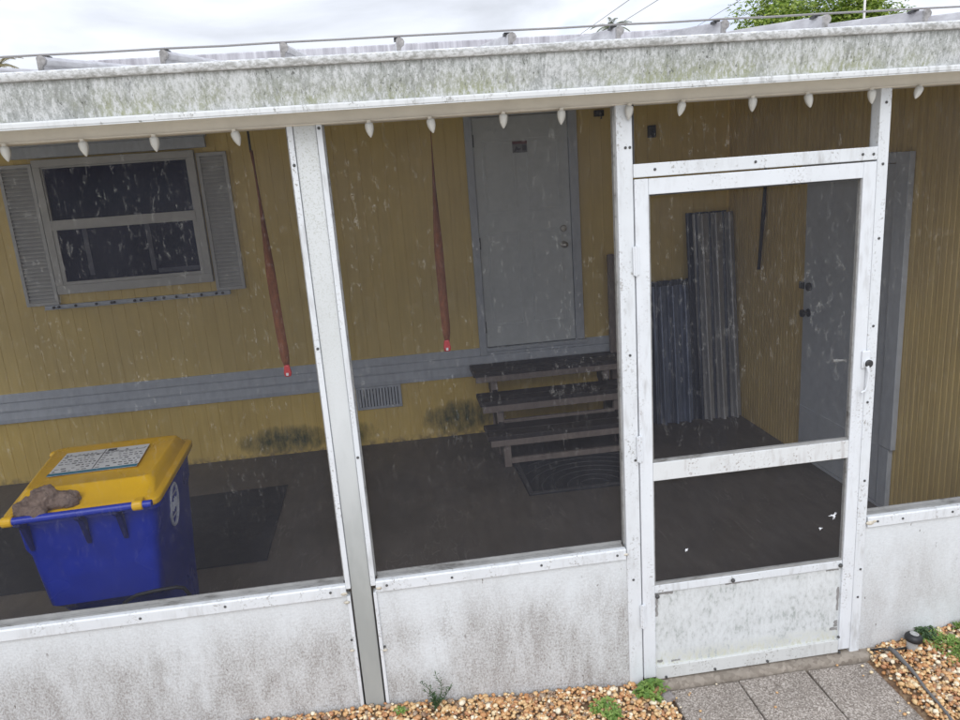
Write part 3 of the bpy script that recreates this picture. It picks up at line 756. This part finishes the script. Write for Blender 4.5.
# ------------------------------------------------------------------ shed side wall
SX = 2.07
SH = thing('storage_shed', (SX+1,1.7,.08), 'ochre grooved shed wall with a tall grey door at the porch end', 'shed'); SH['kind'] = 'thing'
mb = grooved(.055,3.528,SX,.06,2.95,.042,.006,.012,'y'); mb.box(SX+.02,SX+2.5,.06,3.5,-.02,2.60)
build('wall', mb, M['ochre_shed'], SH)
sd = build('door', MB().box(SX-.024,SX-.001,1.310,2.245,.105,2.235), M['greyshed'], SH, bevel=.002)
build('door_sill', MB().box(SX-.030,SX-.001,1.19,2.26,.0805,.1025), M['grey'], SH)
build('door_kick_plate', MB().box(SX-.028,SX-.0245,1.315,2.24,.108,.485), M['greyshed'], sd)
build('door_casing', MB().box(SX-.036,SX-.001,1.190,1.305,.50,2.30), M['grey'], SH, bevel=.003)
build('door_casing', MB().box(SX-.033,SX-.001,1.215,1.305,.104,.498), M['grey'], SH, bevel=.003)
build('door_casing', MB().box(SX-.036,SX-.001,1.306,2.30,2.240,2.30), M['grey'], SH, bevel=.003)
build('deadbolt', MB().lathe([(.032,SX-.0245),(.032,SX-.036),(.022,SX-.045),(.008,SX-.046)],(0,2.17,1.395),16,'x'), M['dark'], sd, smooth=True)
build('knob', MB().lathe([(.030,SX-.0245),(.028,SX-.032),(.012,SX-.036),(.012,SX-.055),(.028,SX-.066),(.026,SX-.082),(.008,SX-.088)],(0,2.17,1.205),16,'x'), M['dark'], sd, smooth=True)
build('hasp', MB().box(SX-.030,SX-.0245,2.235,2.30,1.37,1.42), M['dark'], SH)
# dark cord on the shed wall
o = build('dark_rope', MB().tube([(SX-.03,2.83,2.30),(SX-.03,2.83,2.1),(SX-.028,2.85,1.9),(SX-.030,2.875,1.7),(SX-.03,2.905,1.46),(SX-.03,2.91,1.44)],[.008,.012,.017,.014,.012,.014],8).box(SX-.04,SX,2.82,2.84,2.29,2.32), M['black'], loc=(SX-.03,2.85,1.44), smooth=True)
tag(o,'dark cord hanging from a peg on the shed wall beside the metal sheets','cord')

# ------------------------------------------------------------------ entry steps
ST = thing('entry_steps', (.25,3.0,.08), 'dark wooden three-tread steps with open risers below the grey house door', 'steps')
X0s,X1s = -.315,.985
treads = [(2.60,2.90,.285,.365,-.31),(2.885,3.17,.475,.560,-.325),(3.165,3.47,.655,.735,-.335)]
for ya,yb,za,zb,xa in treads:
    build('tread', MB().box(xa,X1s+.02,ya,ya+.135,zb-.038,zb).box(xa,X1s+.02,ya+.145,yb,zb-.038,zb), M['tread'], ST, bevel=.004)
    build('nosing', MB().box(xa+.02,X1s,ya+.004,ya+.040,za-.010,zb-.0395), M['stairframe'], ST, bevel=.003)
for x in (-.185,.80):
    for i,(ya,yb,za,zb,xa) in enumerate(treads):
        build('leg', MB().box(x,x+.055,ya+.050,ya+.092,.08 ,zb-.0395), M['stairframe'], ST, bevel=.003)
    build('stringer', MB().extrude([(2.70,.09),(2.83,.09),(3.45,.52),(3.45,.66),(3.30,.62),(2.70,.20)],x+.006,x+.046,'x'), M['tread'], ST)
build('cross_rail', MB().box(-.129,.80,2.655,2.685,.105,.150), M['stairframe'], ST, bevel=.003)
build('cross_rail', MB().box(-.129,.80,2.94,2.97,.335,.375), M['stairframe'], ST, bevel=.003)
build('back_board', MB().box(-.129,.80,3.10,3.125,.13,.30), M['tread'], ST)
build('handrail_post', MB().box(.935,1.005,3.40,3.47,.08,1.60).box(.925,.965,3.395,3.40,.74,1.61), M['stairframe'], ST, bevel=.004)

# ------------------------------------------------------------------ storm panels leaning in the corner
def storm(name_lab, x0,w,yb,yt,z1,dx,m,seed,amp=.022):
    rr = random.Random(seed); pitch = w/3.0
    prof = []
    for i in range(3):
        a = i*pitch
        prof += [(a,0),(a+pitch*.10,0),(a+pitch*.16,-amp*.35),(a+pitch*.22,0),(a+pitch*.42,0),(a+pitch*.50,-amp*2.2),(a+pitch*.58,-amp*2.4),(a+pitch*.66,-amp*2.2),(a+pitch*.74,0)]
    prof.append((w,0))
    H_ = z1-.08; n = len(prof)
    vs = []
    for k in range(9):
        t = k/8
        for p,q in prof: vs.append((x0+p+dx*t, yb+(yt-yb)*t+q+.006*math.sin(t*3+seed), .082+H_*t))
    fs = [(k*n+i,k*n+i+1,(k+1)*n+i+1,(k+1)*n+i) for k in range(8) for i in range(n-1)]
    o = build('storm_panel', MB().add(vs,fs), m, loc=(x0+w/2,yb,.08), solid=.003)
    return tag(o, name_lab, 'metal sheet', 'corrugated sheets leaning in the porch corner')
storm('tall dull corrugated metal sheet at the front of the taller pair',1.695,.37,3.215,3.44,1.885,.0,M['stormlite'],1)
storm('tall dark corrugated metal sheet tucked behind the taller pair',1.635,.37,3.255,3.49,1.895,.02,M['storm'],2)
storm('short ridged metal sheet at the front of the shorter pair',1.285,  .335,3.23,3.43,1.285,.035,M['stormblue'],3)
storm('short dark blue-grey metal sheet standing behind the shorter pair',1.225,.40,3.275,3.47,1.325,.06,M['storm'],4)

# ------------------------------------------------------------------ mats
def mat_obj(cs, lab, h, m, border=0):
    cx = sum(c[0] for c in cs)/4; cy = sum(c[1] for c in cs)/4
    mb = MB().loft([[(x,y,.0805) for x,y in cs],[(x,y,.0805+h) for x,y in cs]])
    o = build('floor_mat', mb, m, loc=(cx,cy,.08), bevel=.003); tag(o,lab,'mat')
    return o,cx,cy
o,_,_ = mat_obj([(-4.1,1.55),(-1.885,1.59),(-1.905,2.80),(-4.1,2.74)],'large plain black mat lying under the blue bin',.007,M['rubber'])
o,cx,cy = mat_obj([(-.105,2.07),(.90,2.055),(.90,2.74),(-.118,2.74)],'black doormat with raised lines at the foot of the steps',.008,M['rubber'])
mb = MB()
fr = [(-.105,2.07),(.90,2.055),(.90,2.74),(-.118,2.74)]
mb.box(-.10,.895,2.072,2.10,.0885,.096); mb.box(-.10,.895,2.705,2.735,.0885,.096); mb.box(-.10,-.07,2.10,2.705,.0885,.096); mb.box(.865,.895,2.10,2.705,.0885,.096)
build('mat_border', mb, M['rubberworn'], o)
mb = MB()
for k in range(9):      # arcs of ridges fanning over the mat
    r = .10+.085*k; pts = []
    for i in range(25):
        t = math.pi*i/24; x, y = .40+r*math.cos(t)*1.1, 2.12+r*math.sin(t)
        if -.06 < x < .86 and y < 2.69: pts.append((x,y,.0895))
    if len(pts) > 2: mb.tube(pts,.0045,5)
build('mat_ridges', mb, M['rubberworn'], o)

# ------------------------------------------------------------------ recycling bin
BL = Vector((-2.375,.76,.08)); BR = Matrix.Translation(BL) @ Matrix.Rotation(R(2.5),4,'Z')
BN = thing('recycling_bin', BL, 'blue wheeled recycling bin with a yellow lid behind the kneewall', 'recycling bin')
def rr_ring(xa_n, xa_f, yn, yf, z, c=.05, zf=None, k=4):
    """rounded trapezoid ring: half widths near/far"""
    zf = z if zf is None else zf
    P = [(-xa_n,yn),(xa_n,yn),(xa_f,yf),(-xa_f,yf)]; out = []
    for i,p in enumerate(P):
        a = Vector(P[i-1]); b = Vector(p); d = Vector(P[(i+1)%4])
        u = (a-b).normalized(); w = (d-b).normalized()
        for j in range(k+1):
            t = j/k
            q = b + u*c*(1-t)**2 + w*c*t**2
            f = (q.y-yn)/(yf-yn)
            out.append((q.x-.075*(q.y+.40),q.y,z+(zf-z)*f))
    return out
mb = MB()
rings = [rr_ring(.215,.285,-.08,.30,.02,.05), rr_ring(.22,.29,-.10,.31,.06,.05), rr_ring(.235,.30,-.12,.335,.34,.05), rr_ring(.24,.303,-.20,.345,.425,.05),
         rr_ring(.252,.308,-.295,.355,.490,.05), rr_ring(.264,.318,-.325,.375,.68,.05), rr_ring(.272,.322,-.33,.385,.76,.05), rr_ring(.285,.332,-.345,.400,.80,.05),
         rr_ring(.29,.338,-.35,.412,.90,.05), rr_ring(.292,.340,-.352,.416,.925,.05), rr_ring(.312,.356,-.37,.437,.93,.05), rr_ring(.312,.356,-.37,.437,.965,.05)]
build('body', mb.loft(rings,BR), M['blue'], BN, smooth=True)
# body ribs at the handle
for x in (-.255,.135,-.02):
    build('handle_bracket', MB().extrude([(-.352,.80),(-.352,.985),(-.43,.985),(-.435,.955),(-.40,.93)],x,x+.022,'x',BR), M['bluedark'], BN, bevel=.004)
hd = MB(); hd.tube([BR @ Vector(p) for p in ((-.305,-.435,.985),(.305,-.435,.985))],.017,12)
build('handle', hd, M['blue'], BN, smooth=True)
# lid
mb = MB()
lr = [rr_ring(.318,.362,-.395,.450,.955,.06,.940), rr_ring(.322,.366,-.40,.456,.962,.06,.948), rr_ring(.322,.366,-.40,.456,.982,.06,.972), rr_ring(.314,.358,-.392,.448,.988,.06,.978), rr_ring(.296,.338,-.362,.425,.990,.055,.982),
      rr_ring(.288,.328,-.262,.412,1.020,.05,.996), rr_ring(.270,.306,-.240,.385,1.040,.045,1.028), rr_ring(.262,.298,-.230,.375,1.043,.045,1.031), rr_ring(.250,.284,-.205,.355,1.036,.04,1.027), rr_ring(.10,.12,-.10,.20,1.040,.03,1.034)]
lid = build('lid', mb.loft(lr,BR), M['yellow'], BN, smooth='all', bevel=.003)
for x in (-.30,.225):
    build('lid_hinge', MB().lathe([(.018,x),(.0225,x+.005),(.0225,x+.040),(.018,x+.045)],(0,-.435,.985),14,'x',BR).box(x+.005,x+.040,-.435,-.385,.984,1.003,BR), M['yellow'], lid, bevel=.003)
for x in (-.37,.215):
    build('lid_corner_grip', MB().lathe([(.035,0),(.036,.014),(.026,.024),(.008,.028)],(x,.385,.990),12,'z',BR), M['yellow'], lid, smooth='all')
# schedule sticker on the lid: pale sheet, blue band and rows of tiny unreadable print
def on_lid(x,y,dz=0.0): return BR @ Vector((x-.075*(y+.40),y,1.0425+dz-.018*(y-.05)))
def lid_quad(mb,a,b,c_,d,dz,t=.0008):
    mb.loft([[on_lid(a,c_,dz),on_lid(b,c_,dz),on_lid(b,d,dz),on_lid(a,d,dz)],[on_lid(a,c_,dz+t),on_lid(b,c_,dz+t),on_lid(b,d,dz+t),on_lid(a,d,dz+t)]])
mb = MB(); lid_quad(mb,-.215,.185,-.095,.245,.0)
sk = build('lid_sticker', mb, M['paper'], lid)
mb = MB(); lid_quad(mb,-.215,.185,-.095,-.062,.0012)
build('sticker_band', mb, M['teal'], sk)
mb = MB(); rr = random.Random(21)
lid_quad(mb,-.025,-.021,-.05,.235,.0012)
for (xa,xb) in ((-.205,-.035),(-.012,.178)):
    y = -.045
    while y < .225:
        x = xa
        while x < xb-.008:
            w = rr.uniform(.008,.022)
            if rr.random() < .72: lid_quad(mb,x,min(xb,x+w),y,y+rr.choice((.005,.007,.011)),.0012)
            x += w+.009
        y += .034
lid_quad(mb,-.20,.175,.178,.182,.0012); lid_quad(mb,-.01,.03,.20,.232,.0014)
build('sticker_print', mb, M['print'], sk)
# wheels
for x in (-.285,.262):
    wh = build('wheel', MB().lathe([(.06,x-.03),(.125,x-.028),(.135,x-.015),(.135,x+.015),(.125,x+.028),(.06,x+.03)],(0,-.20,.135),24,'x',BR), M['black'], BN, smooth=True)
    build('hub', MB().lathe([(.05,x-.033),(.055,x+.033)],(0,-.20,.135),16,'x',BR), M['bluedark'], wh)
build('axle', MB().tube([BR @ Vector((-.27,-.20,.135)),BR @ Vector((.27,-.20,.135))],.012,8), M['dark'], BN)
fd = [BR @ Vector(p) for p in ((.02,-.27,.40),(.06,-.285,.455),(.12,-.30,.490),(.20,-.305,.500),(.30,-.30,.500),(.328,-.29,.485),(.345,-.28,.44),(.35,-.27,.36),(.34,-.25,.28))]
build('wheel_guard', MB().tube(fd,.009,6), M['black'], BN, smooth='all')
# emblem: oval ring with faint worn marks on the side wall
mb = MB(); pts = []
def side(y,z): # point on the +x side wall
    f = (z-.68)/.24; hw0 = .264+(.29-.264)*f; hw1 = .318+(.338-.318)*f; u = (y+.34)/.73
    return BR @ Vector((hw0+(hw1-hw0)*u+.006-.075*(y+.40), y, z))
for i in range(29):
    t = 2*math.pi*i/28; pts.append(side(-.02+.075*math.cos(t), .80+.105*math.sin(t)))
mb.tube(pts,.0075,6)
build('emblem', mb, M['emblem'], BN)
mb = MB()
for i in range(7):
    y = -.075+.018*i
    mb.tube([side(y,.775+.006*math.sin(i*2.1)),side(y+.004,.825+.008*math.cos(i*1.7))],.0035,4)
for z in (.745,.855): mb.tube([side(-.06,z),side(.02,z)],.003,4)
build('emblem_marks', mb, M['emblem'], BN)

# crumpled brown cloth on the lid, by the handle
def blob(c, rad, seed, amp=.28, sub=4, fold=14):
    bm = bmesh.new(); bmesh.ops.create_icosphere(bm, subdivisions=sub, radius=1)
    vs = []
    off = Vector((seed*3.7,seed*1.3,seed*.7))
    for v in bm.verts:
        p = v.co; n1 = mnoise.noise(p*1.4+off); n2 = mnoise.noise(Vector((p.x*2.2+p.y*2.6,p.y*1.2,p.z*3.2))*1.3+off)
        k = 1+amp*n1+.15*(1-abs(n2)*3.0)
        vs.append((c[0]+p.x*rad[0]*k, c[1]+p.y*rad[1]*k, c[2]+max(p.z,-.55)*rad[2]*k))
    fs = [tuple(x.index for x in f.verts) for f in bm.faces]; bm.free()
    return vs, fs
def cloth():
    bm_ = bpy.data.meshes.new('cloth'); 
    mb = MB()
    for c,rad,s in (((-.150,-.345,1.030),(.062,.055,.060),1),((-.222,-.372,1.012),(.046,.050,.042),2),((-.085,-.335,1.012),(.066,.052,.040),5),((-.165,-.415,.998),(.040,.030,.032),8)):
        vs, fs = blob(c,rad,s); mb.add(vs,fs,BR)
    o = build('crumpled_glove', mb, M['cloth'], loc=BR @ Vector((-.14,-.36,1.0)))
    md = o.modifiers.new('join','REMESH'); md.mode = 'VOXEL'; md.voxel_size = .0045; md.use_smooth_shade = True
    md = o.modifiers.new('soft','SMOOTH'); md.factor = .5; md.iterations = 1
    for p in o.data.polygons: p.use_smooth = True
    return tag(o,'crumpled brown work glove lying on the yellow bin lid by the handle','glove')
cloth()

# ------------------------------------------------------------------ hanging straps
def strap(x, y, ztop, zbot, lab, tw0, tw1, seed, dx=0):
    T = thing('hanging_strap', (x,y,zbot), lab, 'strap', 'rust-brown straps hanging in the porch')
    L1, L2 = [], []; n = 28
    vs = []
    for i in range(n+1):
        t = i/n; z = ztop+(zbot+.05-ztop)*t
        w = .014+.009*min(1,max(0,(t-.25)/.3)) if t > .05 else .022
        a = tw0+(tw1-tw0)*min(1,max(0,(t-.12)/.5))**1.3+.12*math.sin(t*6+seed)
        if t > .95: w *= 1-.5*(t-.95)/.05
        c = Vector((x+dx*t+.004*math.sin(t*5+seed), y, z)); u = Vector((math.cos(a),math.sin(a),0))*w
        vs += [c-u, c+u]
    fs = [(2*i,2*i+1,2*i+3,2*i+2) for i in range(n)]
    build('webbing', MB().add(vs,fs), M['strap'], T, solid=.003, smooth='all')
    xb = x+dx
    build('buckle', MB().loft([[(xb-.016,y-.008,zbot),(xb+.014,y-.008,zbot),(xb+.014,y+.008,zbot),(xb-.016,y+.008,zbot)],[(xb-.020,y-.011,zbot+.02),(xb+.019,y-.011,zbot+.02),(xb+.019,y+.011,zbot+.02),(xb-.020,y+.011,zbot+.02)],[(xb-.014,y-.009,zbot+.062),(xb+.012,y-.009,zbot+.062),(xb+.012,y+.009,zbot+.062),(xb-.014,y+.009,zbot+.062)]]), M['red'], T, bevel=.005)
    build('buckle_tab', MB().box(xb-.008,xb+.004,y-.0145,y-.0115,zbot+.008,zbot+.022), M['paper'], T)
    build('hook', MB().tube([(x,y,ztop-.01),(x,y,ztop+.10),(x,y,2.742+SL*(y+.1)+.002)],.006,6), M['dark'], T)
    return T
strap(-1.535,1.0,2.535,1.405,'rust-brown strap with red end hanging between the shuttered window and the wide post',1.35,.25,1,.03)
strap(-.668,1.0,2.64,1.455,'rust-brown strap with red end hanging beside the grey house door',1.4,.2,2,-.005)

# ------------------------------------------------------------------ garden light and its cable, stone
gl = thing('garden_light', (1.262,-.075,gh(1.262,-.075)), 'small round black garden light half sunk in the gravel', 'garden light')
lx,ly,lz = 1.262,-.075,gh(1.262,-.075)
TL = Matrix.Translation((lx,ly,lz)) @ Matrix.Rotation(R(8),4,'Y')
build('cap', MB().lathe([(.024,.040),(.036,.044),(.038,.052),(.036,.064),(.030,.072),(.024,.075),(.018,.0755)],(0,0,0),24,'z',TL), M['black'], gl, smooth=True)
build('top_ring', MB().lathe([(.019,.0756),(.019,.078),(.013,.0785),(.012,.0757)],(0,0,0),20,'z',TL), M['lampgrey'], gl, smooth=True)
build('lens', MB().lathe([(.020,-.005),(.023,.010),(.024,.030),(.022,.0395)],(0,0,0),20,'z',TL), M['lampgrey'], gl, smooth=True)
build('stake', MB().lathe([(.004,-.10),(.015,-.06),(.024,-.025),(.024,-.006)],(0,0,0),12,'z',TL), M['black'], gl, smooth=True)
pts = [(1.075,-.025),(1.13,-.045),(1.175,-.062),(1.20,-.085),(1.22,-.105)]
P2 = [(1.168,-.055),(1.172,-.095),(1.165,-.15),(1.158,-.21),(1.148,-.27),(1.135,-.33),(1.13,-.38),(1.12,-.46),(1.10,-.60)]
o = build('garden_cable', MB().tube([(x,y,gh(x,y)+.016) for x,y in P2],[.010,.012,.0095,.008,.0065,.006,.006,.006,.006],8), simple('grey_rubber_cable',(.14,.138,.138),.6,.2,30), loc=(1.165,-.10,gh(1.165,-.1)), smooth='all'); tag(o,'dark grey cable lying in the gravel beside the pavers','cable')
o = build('light_wire', MB().tube([(x,y,gh(x,y)+.016) for x,y in ((1.235,-.08),(1.20,-.075),(1.17,-.072),(1.13,-.05),(1.09,-.035))],.005,6), M['black'], loc=(1.2,-.075,gh(1.2,-.075)), smooth='all'); tag(o,'thin black wire running from the garden light to the doorstep','wire')
vs, fs = blob((.085,-.12,.075),(.030,.022,.022),9,.3,3)
o = build('grey_stone', MB().add(vs,fs), M['stone'], loc=(.085,-.12,.07), smooth='all'); tag(o,'flat grey stone in the gravel at the paver edge by the clover','stone')

# ------------------------------------------------------------------ weeds
def leaf(mb, base, d, L, w, droop=.3, nrm=None):
    d = Vector(d).normalized(); s = d.cross(Vector((0,0,1)))
    if s.length < .1: s = Vector((1,0,0))
    s.normalize(); up = s.cross(d)
    b = Vector(base); m1 = b+d*L*.45+up*L*.06; t = b+d*L-Vector((0,0,1))*L*droop
    mb.add([b,m1-s*w*.5+up*w*.15,t,m1+s*w*.5+up*w*.15,m1],[(0,1,4),(1,2,4),(2,3,4),(3,0,4)])
def sprig():
    x0,y0 = -.925,-.065; z0 = gh(x0,y0)
    W = thing('sprig', (x0,y0,z0), 'thin dark green sprig with narrow leaves growing from the gravel against the kneewall', 'weed')
    st, lv = MB(), MB(); rr = random.Random(5)
    for (dx,dz,cv) in ((-.055,.15,.02),(.015,.17,.03),(.07,.105,.02),(-.03,.10,.01),(.005,.07,0),(.03,.05,0)):
        pts = []
        for i in range(9):
            t = i/8; pts.append(Vector((x0+dx*t**1.3+cv*math.sin(t*3), y0+.01*math.sin(t*4), z0+dz*t)))
        st.tube(pts,[.0022-.0014*i/8 for i in range(9)],5)
        for i in range(1,9):
            for k in range(4 if dz < .12 else 3):
                a = rr.uniform(0,6.28)
                leaf(lv, pts[i], (math.cos(a),math.sin(a)*.7,rr.uniform(.25,.9)), rr.uniform(.016,.030), .005, .1)
    build('stem', st, M['sprig'], W); build('leaves', lv, M['sprig'], W, fixn=False)
sprig()
def weed(name, x0,y0,spread,h,n,lab,m,seed,lw=.014,ll=.03):
    z0 = gh(x0,y0)
    W = thing(name,(x0,y0,z0),lab,'weed'); st, lv = MB(), MB(); rr = random.Random(seed)
    for _ in range(n):
        a = rr.uniform(0,6.28); r = spread*rr.random()**.6
        p = Vector((x0+r*math.cos(a), y0+r*.8*math.sin(a), z0+h*rr.uniform(.35,1)*(1-.5*r/spread)))
        b = Vector((x0+.3*r*math.cos(a), y0+.3*r*math.sin(a), z0-.005))
        st.tube([b,(b+p)/2+Vector((0,0,.006)),p],.0011,4)
        for k in range(3):
            t = a+rr.uniform(-1,1)+k*2.1
            leaf(lv,p,(math.cos(t),math.sin(t),rr.uniform(-.1,.45)),ll*rr.uniform(.6,1.1),lw*rr.uniform(.7,1.2),.25)
    build('stem', st, m, W); build('leaves', lv, m, W, fixn=False)
weed('clover',.018,-.085,    .065,.075,30,'bright green leafy clover beside the door jamb and the pavers',M['weed'],1,.024,.040)
weed('clover',-.215,-.16,  .06,.045,17,'small low clover patch in the middle of the gravel strip',M['weed'],2,.018,.034)
weed('clover',-.185,-.215,.03,.03,25,'tiny green weed at the lower edge of the gravel strip',M['weed'],6)
weed('clover',-1.07,-.07,.025,.03,18,'tiny green weed at the foot of the wide grey post',M['weed'],8,.009,.02)
weed('broadleaf_weed',1.37,-.03,.055,.05,26,'dark broadleaf weed against the kneewall above the garden light',M['sprig'],3,.014,.035)
def grass():
    rr = random.Random(17); mb = MB()
    for _ in range(2300):
        x, y = rr.gauss(1.53,.10), rr.gauss(-.13,.075)
        if y > -.015 or x < 1.33 or rr.random() < .0: continue
        if mnoise.noise((x*9,y*9,3)) < -.18: continue
        z = gh(x,y); a = rr.uniform(0,6.28); L = rr.uniform(.018,.045)
        leaf(mb,(x,y,z+rr.uniform(.0,.012)),(math.cos(a),math.sin(a),rr.uniform(.3,1.4)),L,rr.uniform(.004,.010),.2)
    o = build('weedy_grass', mb, M['weed'], loc=(1.53,-.13,.13), fixn=False); tag(o,'patch of low green grass and weeds in the gravel below the kneewall','grass',None,'stuff')
grass()

# ------------------------------------------------------------------ trees, palms and lines beyond
def tree(x,y,h,rad,lab,seed,n=34000,size=.25):
    T = thing('broadleaf_tree',(x,y,-.03),lab,'tree'); rr = random.Random(seed)
    tk = MB(); c = Vector((x,y,h-rad*.9))
    tk.tube([(x,y,-.05),(x+.1,y,1.5),(x,y,c.z-rad*.3),(x+.2,y,c.z+rad*.3)],[.32,.26,.2,.08],10)
    lobes = []
    for i in range(46):
        a = rr.uniform(0,6.28); u = rr.uniform(-.35,1); r = rad*rr.uniform(.35,.82)
        p = c+Vector((math.cos(a)*r*math.sqrt(max(0,1-u*u*.7)), math.sin(a)*r*.8*math.sqrt(max(0,1-u*u*.7)), u*rad*.62))
        lobes.append((p, rad*rr.uniform(.20,.36)))
        tk.tube([(x,y,c.z-rad*.4),((x+p.x)/2,(y+p.y)/2,(c.z+p.z)/2-.1),p],[.10,.07,.02],6)
    build('trunk', tk, M['bark'], T, smooth='all')
    lv = MB()
    for _ in range(n):
        p,r = rr.choice(lobes)
        d = Vector((rr.gauss(0,1),rr.gauss(0,1),rr.gauss(0,1))).normalized()
        q = p+d*r*rr.uniform(.55,1.08)
        a = rr.uniform(0,6.28)
        leaf(lv,q,(math.cos(a)+d.x*.6,math.sin(a)+d.y*.6,rr.uniform(-.5,.5)+d.z*.4),size*rr.uniform(.6,1.2),size*.5,.15)
    build('crown', lv, M['leaf'], T, fixn=False)
tree(15.3,25.2,8.6,3.8,'broad green tree rising behind the porch roof beside the white mast',4)
def palm(x,y,h,lab,m,seed,n=12,L=1.5,az=None):
    T = thing('palm_tree',(x,y,-.03),lab,'palm'); rr = random.Random(seed)
    build('trunk', MB().tube([(x,y,-.05),(x+.08,y,h*.5),(x,y,h)],[.17,.12,.11],10), M['bark'], T, smooth='all')
    lv = MB()
    for i in range(n):
        a = 2*math.pi*i/n+rr.uniform(-.2,.2); el = rr.uniform(.2,1.2); pts = []
        for k in range(11):
            t = k/10; r = L*t*math.cos(el*(1-.3*t)); z = h+L*(math.sin(el)*t-.55*t*t)
            pts.append(Vector((x+math.cos(a)*r, y+math.sin(a)*r, z)))
        for k in range(1,11):
            d = (pts[k]-pts[k-1]).normalized(); s = d.cross(Vector((0,0,1))).normalized()
            for sg in (-1,1):
                for j in (0,.5):
                    leaf(lv,pts[k-1].lerp(pts[k],j),d*.55+s*sg*.8+Vector((0,0,.1)),L*.26*(1.1-k/12),.035,.35)
        for k in range(10): lv.tube([pts[k],pts[k+1]],.012,4,False)
    build('crown', lv, m, T, fixn=False)
palm(7.75,25,7.15,'distant green palm showing one frond tip above the roof by the overhead lines',M['palm'],3,L=.85)
palm(-13.2,25,6.95,'distant yellowish palm peeping over the roof at the edge of the porch',M['palmdry'],5,L=1.05)

for i,(a,b,lab) in enumerate((((7.71,30,7.74),(4.11,7,5.36),'thin overhead line slanting over the roof beside the palm tip'),((8.80,30,7.76),(4.58,7,5.27),'second thin overhead line close beside the first above the palm'),((13.11,30,7.95),(5.98,7,5.34),'lone thin overhead line slanting up near the broad tree'))):
    a, b = Vector(a), Vector(b)
    q = [a.lerp(b,t/8) for t in range(9)]
    o = build('overhead_line', MB().tube(q,.009,6), M['wire'], loc=tuple(a), smooth='all'); tag(o,lab,'overhead line','overhead lines')

# ------------------------------------------------------------------ camera
cam = bpy.data.cameras.new('camera'); co = bpy.data.objects.new('camera', cam); COL.objects.link(co)
rv, uv, fv = Vector((.98952,-.125545,-.0713365)), Vector((.0991228,.2313425,.9678095)), Vector((.105,.964738,-.241362))
mw = Matrix((( rv.x,uv.x,-fv.x,-.9161),( rv.y,uv.y,-fv.y,-2.7736),( rv.z,uv.z,-fv.z,2.33464),(0,0,0,1)))
co.matrix_world = mw
cam.sensor_fit = 'HORIZONTAL'; cam.sensor_width = 36; cam.lens = 735.6136/960*36; cam.clip_start = .05; cam.clip_end = 1500
scene.camera = co

# ------------------------------------------------------------------ light: bright thin overcast
SUN_EL, SUN_AZ = R(38), R(195)       # azimuth clockwise from +Y; behind the photographer
w = bpy.data.worlds.new('World'); scene.world = w; w.use_nodes = True
t = w.node_tree; t.nodes.clear()
out = t.nodes.new('ShaderNodeOutputWorld'); bg = t.nodes.new('ShaderNodeBackground'); bg.inputs[1].default_value = .1
sky = t.nodes.new('ShaderNodeTexSky'); sky.sky_type = 'NISHITA'; sky.sun_disc = False
sky.sun_elevation = SUN_EL; sky.sun_rotation = SUN_AZ; sky.dust_density = 2.0; sky.air_density = 1.0
tc = t.nodes.new('ShaderNodeTexCoord')
mp = t.nodes.new('ShaderNodeMapping'); mp.inputs['Scale'].default_value = (1,1,3.2); t.links.new(tc.outputs['Generated'], mp.inputs[0])
n1 = t.nodes.new('ShaderNodeTexNoise'); n1.inputs['Scale'].default_value = 2.6; n1.inputs['Detail'].default_value = 7; n1.inputs['Roughness'].default_value = .52; n1.inputs['Distortion'].default_value = .35
t.links.new(mp.outputs[0], n1.inputs['Vector'])
cr = t.nodes.new('ShaderNodeValToRGB')
for e,(p,c) in zip([cr.color_ramp.elements[0],cr.color_ramp.elements[1],cr.color_ramp.elements.new(.5)], ((.38,(8.7,9.6,12.0,1)),(.56,(12.6,12.6,12.6,1)),(.46,(10.8,11.3,12.4,1)))):
    e.position = p; e.color = c
t.links.new(n1.outputs[0], cr.inputs[0])
sp = t.nodes.new('ShaderNodeSeparateXYZ'); t.links.new(tc.outputs['Generated'], sp.inputs[0])
el = t.nodes.new('ShaderNodeMapRange'); el.inputs['From Min'].default_value = .2; el.inputs['From Max'].default_value = .9; el.inputs['To Min'].default_value = 1.0; el.inputs['To Max'].default_value = ZEN = 1.9
t.links.new(sp.outputs[2], el.inputs['Value'])
mu = t.nodes.new('ShaderNodeVectorMath'); mu.operation = 'SCALE'; t.links.new(cr.outputs[0], mu.inputs[0]); t.links.new(el.outputs[0], mu.inputs['Scale'])
mx = t.nodes.new('ShaderNodeMix'); mx.data_type = 'RGBA'; mx.inputs[0].default_value = .93
t.links.new(sky.outputs[0], mx.inputs[6]); t.links.new(mu.outputs[0], mx.inputs[7])
t.links.new(mx.outputs[2], bg.inputs[0]); t.links.new(bg.outputs[0], out.inputs[0])

sun = bpy.data.lights.new('sun','SUN'); sun.energy = 1.5; sun.angle = R(40); sun.color = (1,.985,.96)
so = bpy.data.objects.new('sun', sun); COL.objects.link(so)
d = Vector((math.sin(SUN_AZ)*math.cos(SUN_EL), math.cos(SUN_AZ)*math.cos(SUN_EL), math.sin(SUN_EL)))
so.rotation_euler = (-d).to_track_quat('-Z','Y').to_euler(); so.location = d*30

scene.view_settings.view_transform = 'Standard'; scene.view_settings.look = 'None'
scene.view_settings.exposure = 0.0; scene.view_settings.gamma = 1.0; scene.view_settings.use_curve_mapping = False
scene.render.engine = 'CYCLES'
scene.cycles.transparent_max_bounces = 24
scene.cycles.max_bounces = 8; scene.cycles.diffuse_bounces = 5
scene.cycles.use_denoising = True
